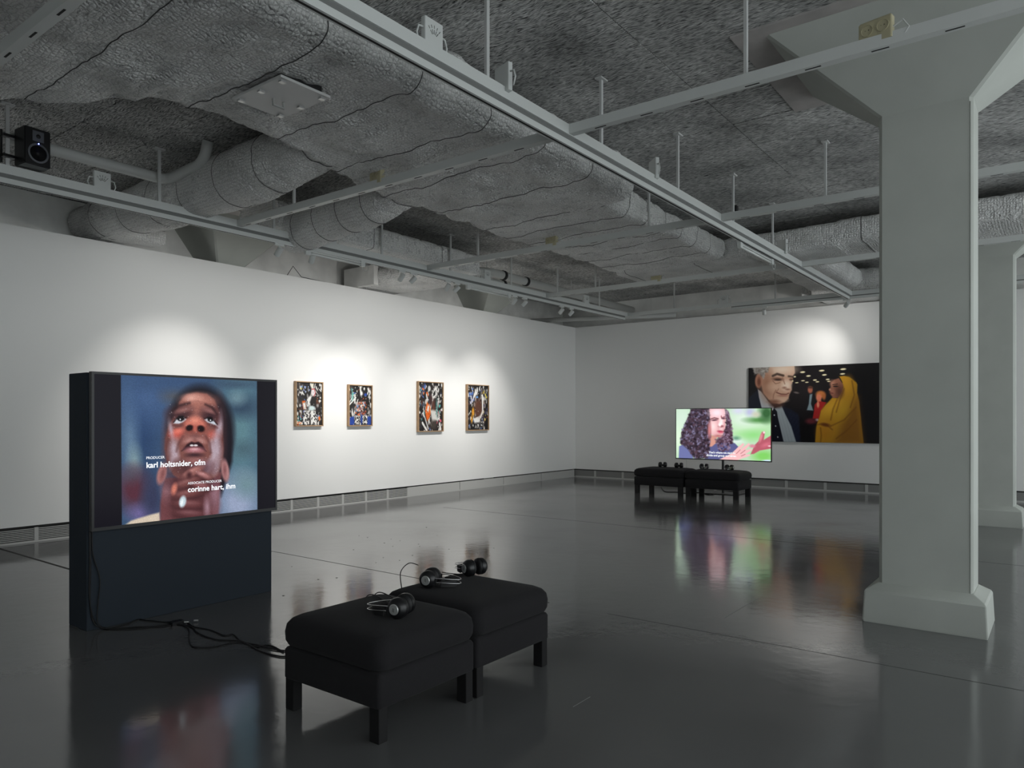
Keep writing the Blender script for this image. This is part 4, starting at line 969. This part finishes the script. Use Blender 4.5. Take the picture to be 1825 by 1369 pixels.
# ---------------------------------------------------------------- headphones
def make_headphones():
    t = thing('headphones', '', 'headphones', local=True)
    for s in (-1, 1):
        q = Matrix.Translation((s * .045, 0, .052)) @ Matrix.Rotation(s * math.pi / 2, 4, 'Y') @ Matrix.Rotation(math.radians(10 * s), 4, 'X')
        cup = MB().lathe([(.030, -.012), (.049, -.010), (.050, .004), (.047, .016), (.038, .027), (.028, .032), (.001, .033)], q, 26)
        c = smooth_by_angle(cup.build('ear_cup', BLACKP, t), 35)
        MB().lathe([(.018, -.030), (.032, -.032), (.045, -.026), (.049, -.016), (.046, -.008), (.020, -.008)], q, 24).build('ear_pad', BLACKR, c, smooth=True)
        MB().lathe([(.025, .030), (.026, .034), (.023, .0365), (.001, .0365)], q, 22).build('silver_disc', SILVER, c)
        m = MB()
        for i in range(3):
            p = [q @ Vector((-.010 + .006 * i, -.004, .0372)), q @ Vector((-.006 + .006 * i, .005, .0372))]
            m.tube(p, .0012, 4)
        m.build('disc_mark', BLACKP, c)
    for dz in (.0, .022):
        pts = [(.055 * math.cos(a) * 1.12, .02 + .155 * math.sin(a), .028 + dz + .012 * math.cos(a) ** 2) for a in [math.pi * i / 16 for i in range(17)]]
        MB().tube(pts, .0028, 6).build('band_wire', STEEL, t, smooth=True)
    rings = []
    for i in range(15):
        a = math.pi * (.14 + .72 * i / 14); x, y = .05 * math.cos(a) * 1.1, .015 + .137 * math.sin(a)
        rings.append([(x, y, .012), (x * .96, y - .003, .012), (x * .96, y - .003, .048), (x, y, .048)])
    MB().rings(rings).build('head_strap', BLACKR, t)
    for s in (-1, 1): MB().box(s * .058 - .012, s * .058 + .012, .012, .05, .022, .062).build('hinge_block', BLACKP, t, bevel=.003)
    return t
hp = make_headphones()
ZC = .461
near_hp = [(at(716, 1079, 2, ZC + .05), 112, 'black headphones with silver discs, alone on their ottoman by the standing screen'),
           (at(767, 1029, 2, ZC + .05), -62, 'black headphones with the band lying toward the room, in the middle of the ottoman'),
           (at(846, 1010, 2, ZC + .05), 80, 'black headphones standing on the far rim of the ottoman that holds two pairs')]
k = 0
def place_hp(p, z, rz, lab, grp):
    global k
    o = hp if k == 0 else copy_tree(hp); k += 1
    o.location = (p.x, p.y, z); o.rotation_euler = (0, 0, math.radians(rz)); o['label'] = lab; o['group'] = grp
    return o
for p, rz, lab in near_hp: place_hp(p, ZC - .004, rz, lab, 'headphones on the near ottomans')
FZ = ZC * 1.03
fl_ = ['black headphones on the far ottoman, end nearest the room corner', 'second black headphones from the room corner on the far ottomans',
       'third black headphones from the room corner on the far ottomans', 'black headphones at the far ottoman end nearest the colour photograph']
for (x_, y_, rz), lab in zip(((1181, 828, 30), (1210, 829, 25), (1255, 831, -160), (1300, 833, 185)), fl_):
    p = at(x_, y_ - 1, 1, FOY + .36); place_hp(p, FZ - .004, rz, lab, 'headphones on the far ottomans')

# ---------------------------------------------------------------- cables
def cable(pts, label, r=.0045, mat_=BLACKR, group='headphone cables on the floor'):
    P = [Vector(p) for p in pts]; out = []
    for i in range(len(P) - 1):
        p0, p1, p2, p3 = P[max(i - 1, 0)], P[i], P[i + 1], P[min(i + 2, len(P) - 1)]
        for j in range(8):
            u = j / 8
            out.append(.5 * ((2 * p1) + (p2 - p0) * u + (2 * p0 - 5 * p1 + 4 * p2 - p3) * u * u + (3 * p1 - p0 - 3 * p2 + p3) * u ** 3))
    out.append(P[-1])
    for p in out: p.z = max(p.z, r)
    o = MB().tube(out, r, 6).build('audio_cable', mat_, smooth=True)
    return tag(o, label, 'cable', group)
def fpt(x, y): q = at(x, y, 2, .005); return (q.x, q.y, .005)
YE_ = SY0 - .006
base1 = [(SX1 + .012, SY0 + .012, .66), (SX1 + .012, SY0 + .014, .45), (SX1 + .010, SY0 + .012, .25), (SX1 + .012, SY0 + .035, .08)]
cable(base1 + [fpt(x, y) for x, y in ((180, 1118), (205, 1122), (260, 1119), (305, 1113), (340, 1117), (352, 1128), (385, 1140), (430, 1143), (463, 1160), (500, 1170), (520, 1168))],
      'black cable from the screen edge to the near ottoman, lowest loop on the floor')
cable([(SX1 + .008, SY0 + .03, .655), (SX1 + .009, SY0 + .035, .5), (SX1 + .016, SY0 + .075, .33), (SX1 + .014, SY0 + .065, .18), (SX1 + .02, SY0 + .06, .05)] + [fpt(x, y) for x, y in ((190, 1120), (225, 1113), (246, 1104), (262, 1106), (300, 1109), (330, 1108), (345, 1117), (375, 1123), (400, 1133), (415, 1131), (430, 1143), (455, 1153), (480, 1150), (505, 1162))],
      'black cable from the screen edge to the near ottoman, bowing out on the stand front')
cable([(SX1 + .006, SY0 + .02, .655), (SX1 + .006, SY0 + .022, .4), (SX1 + .006, SY0 + .02, .15), (SX1 + .02, SY0 + .05, .03)] + [fpt(x, y) for x, y in ((200, 1121), (240, 1118), (290, 1117), (318, 1112), (336, 1122), (337, 1140), (345, 1153), (380, 1153), (420, 1145), (450, 1148), (485, 1157), (510, 1160))],
      'black cable from the screen edge to the near ottoman, with the wide sagging loop')
t = thing('cable_splitter', 'small black cable junction with pale plugs lying on the floor before the stand', 'adapter', fpt(315, 1111))
q0 = Vector(fpt(316, 1111))
MB().box(q0.x - .03, q0.x + .03, q0.y - .05, q0.y + .04, .0, .022).build('housing', BLACKP, t, bevel=.003)
for dx, dy in ((.035, .03), (.05, .09)): MB().tube([(q0.x + dx, q0.y + dy, .012), (q0.x + dx + .02, q0.y + dy + .02, .012)], .006, 8).build('plug', SILVER, t)
# headphone leads over the cushions
def top(x, y, dz=.004): q = at(x, y, 2, ZC + dz); return (q.x, q.y, ZC + dz)
for dy, lab in ((0, 'thin black lead from the single headphones over the ottoman edge'), (.06, 'thin black lead running beside the other lead off the near ottoman')):
    cable([(6.61, -12.11 + dy * .3, ZC + .012), (6.52, -12.05 + dy, ZC + .004), (6.38, -11.99 + dy, ZC + .003), (6.29, -11.96 + dy, ZC + .001), (6.235, -11.945 + dy, .448), (6.200, -11.935 + dy, .415), (6.190, -11.93 + dy, .34), (6.188, -11.93 + dy, .15), (6.18, -11.93 + dy, .01)], lab, .0028, group='headphone leads on cushions')
a = Vector(top(745, 1022)); b_ = Vector(top(716, 1050))
cable([a + Vector((0, 0, .05)), a.lerp(b_, .35) + Vector((-.03, -.0, .085)), a.lerp(b_, .7) + Vector((-.05, 0, .06)), b_], 'thin black lead arching up between the two near ottomans', .0028, group='headphone leads on cushions')
cable([top(788, 1020), top(800, 1022), top(822, 1023), top(832, 1016)], 'thin black lead between the headphones on the ottoman with two pairs', .0028, group='headphone leads on cushions')
fb = [fpt(x, y) for x, y in ((1178, 868), (1185, 876), (1205, 877), (1222, 879), (1245, 878), (1262, 880), (1290, 876), (1310, 876))]
cable(fb, 'black cable lying loosely on the floor under the far ottomans', .006)
cable([fpt(x, y) for x, y in ((1253, 871), (1256, 880), (1268, 882), (1278, 879), (1290, 876))], 'short looped black cable under the far ottoman closer to the photograph', .006)
# stray wires on top of the white wall
tag(MB().tube([(-.05, -7.95, HW + .005), (-.04, -7.85, HW + .16), (-.04, -7.7, HW + .02), (-.05, -7.2, HW + .006)], .005, 6).build('loose_wire', BLACKR), 'loose dark wire curling up from the top of the left wall', 'wire')
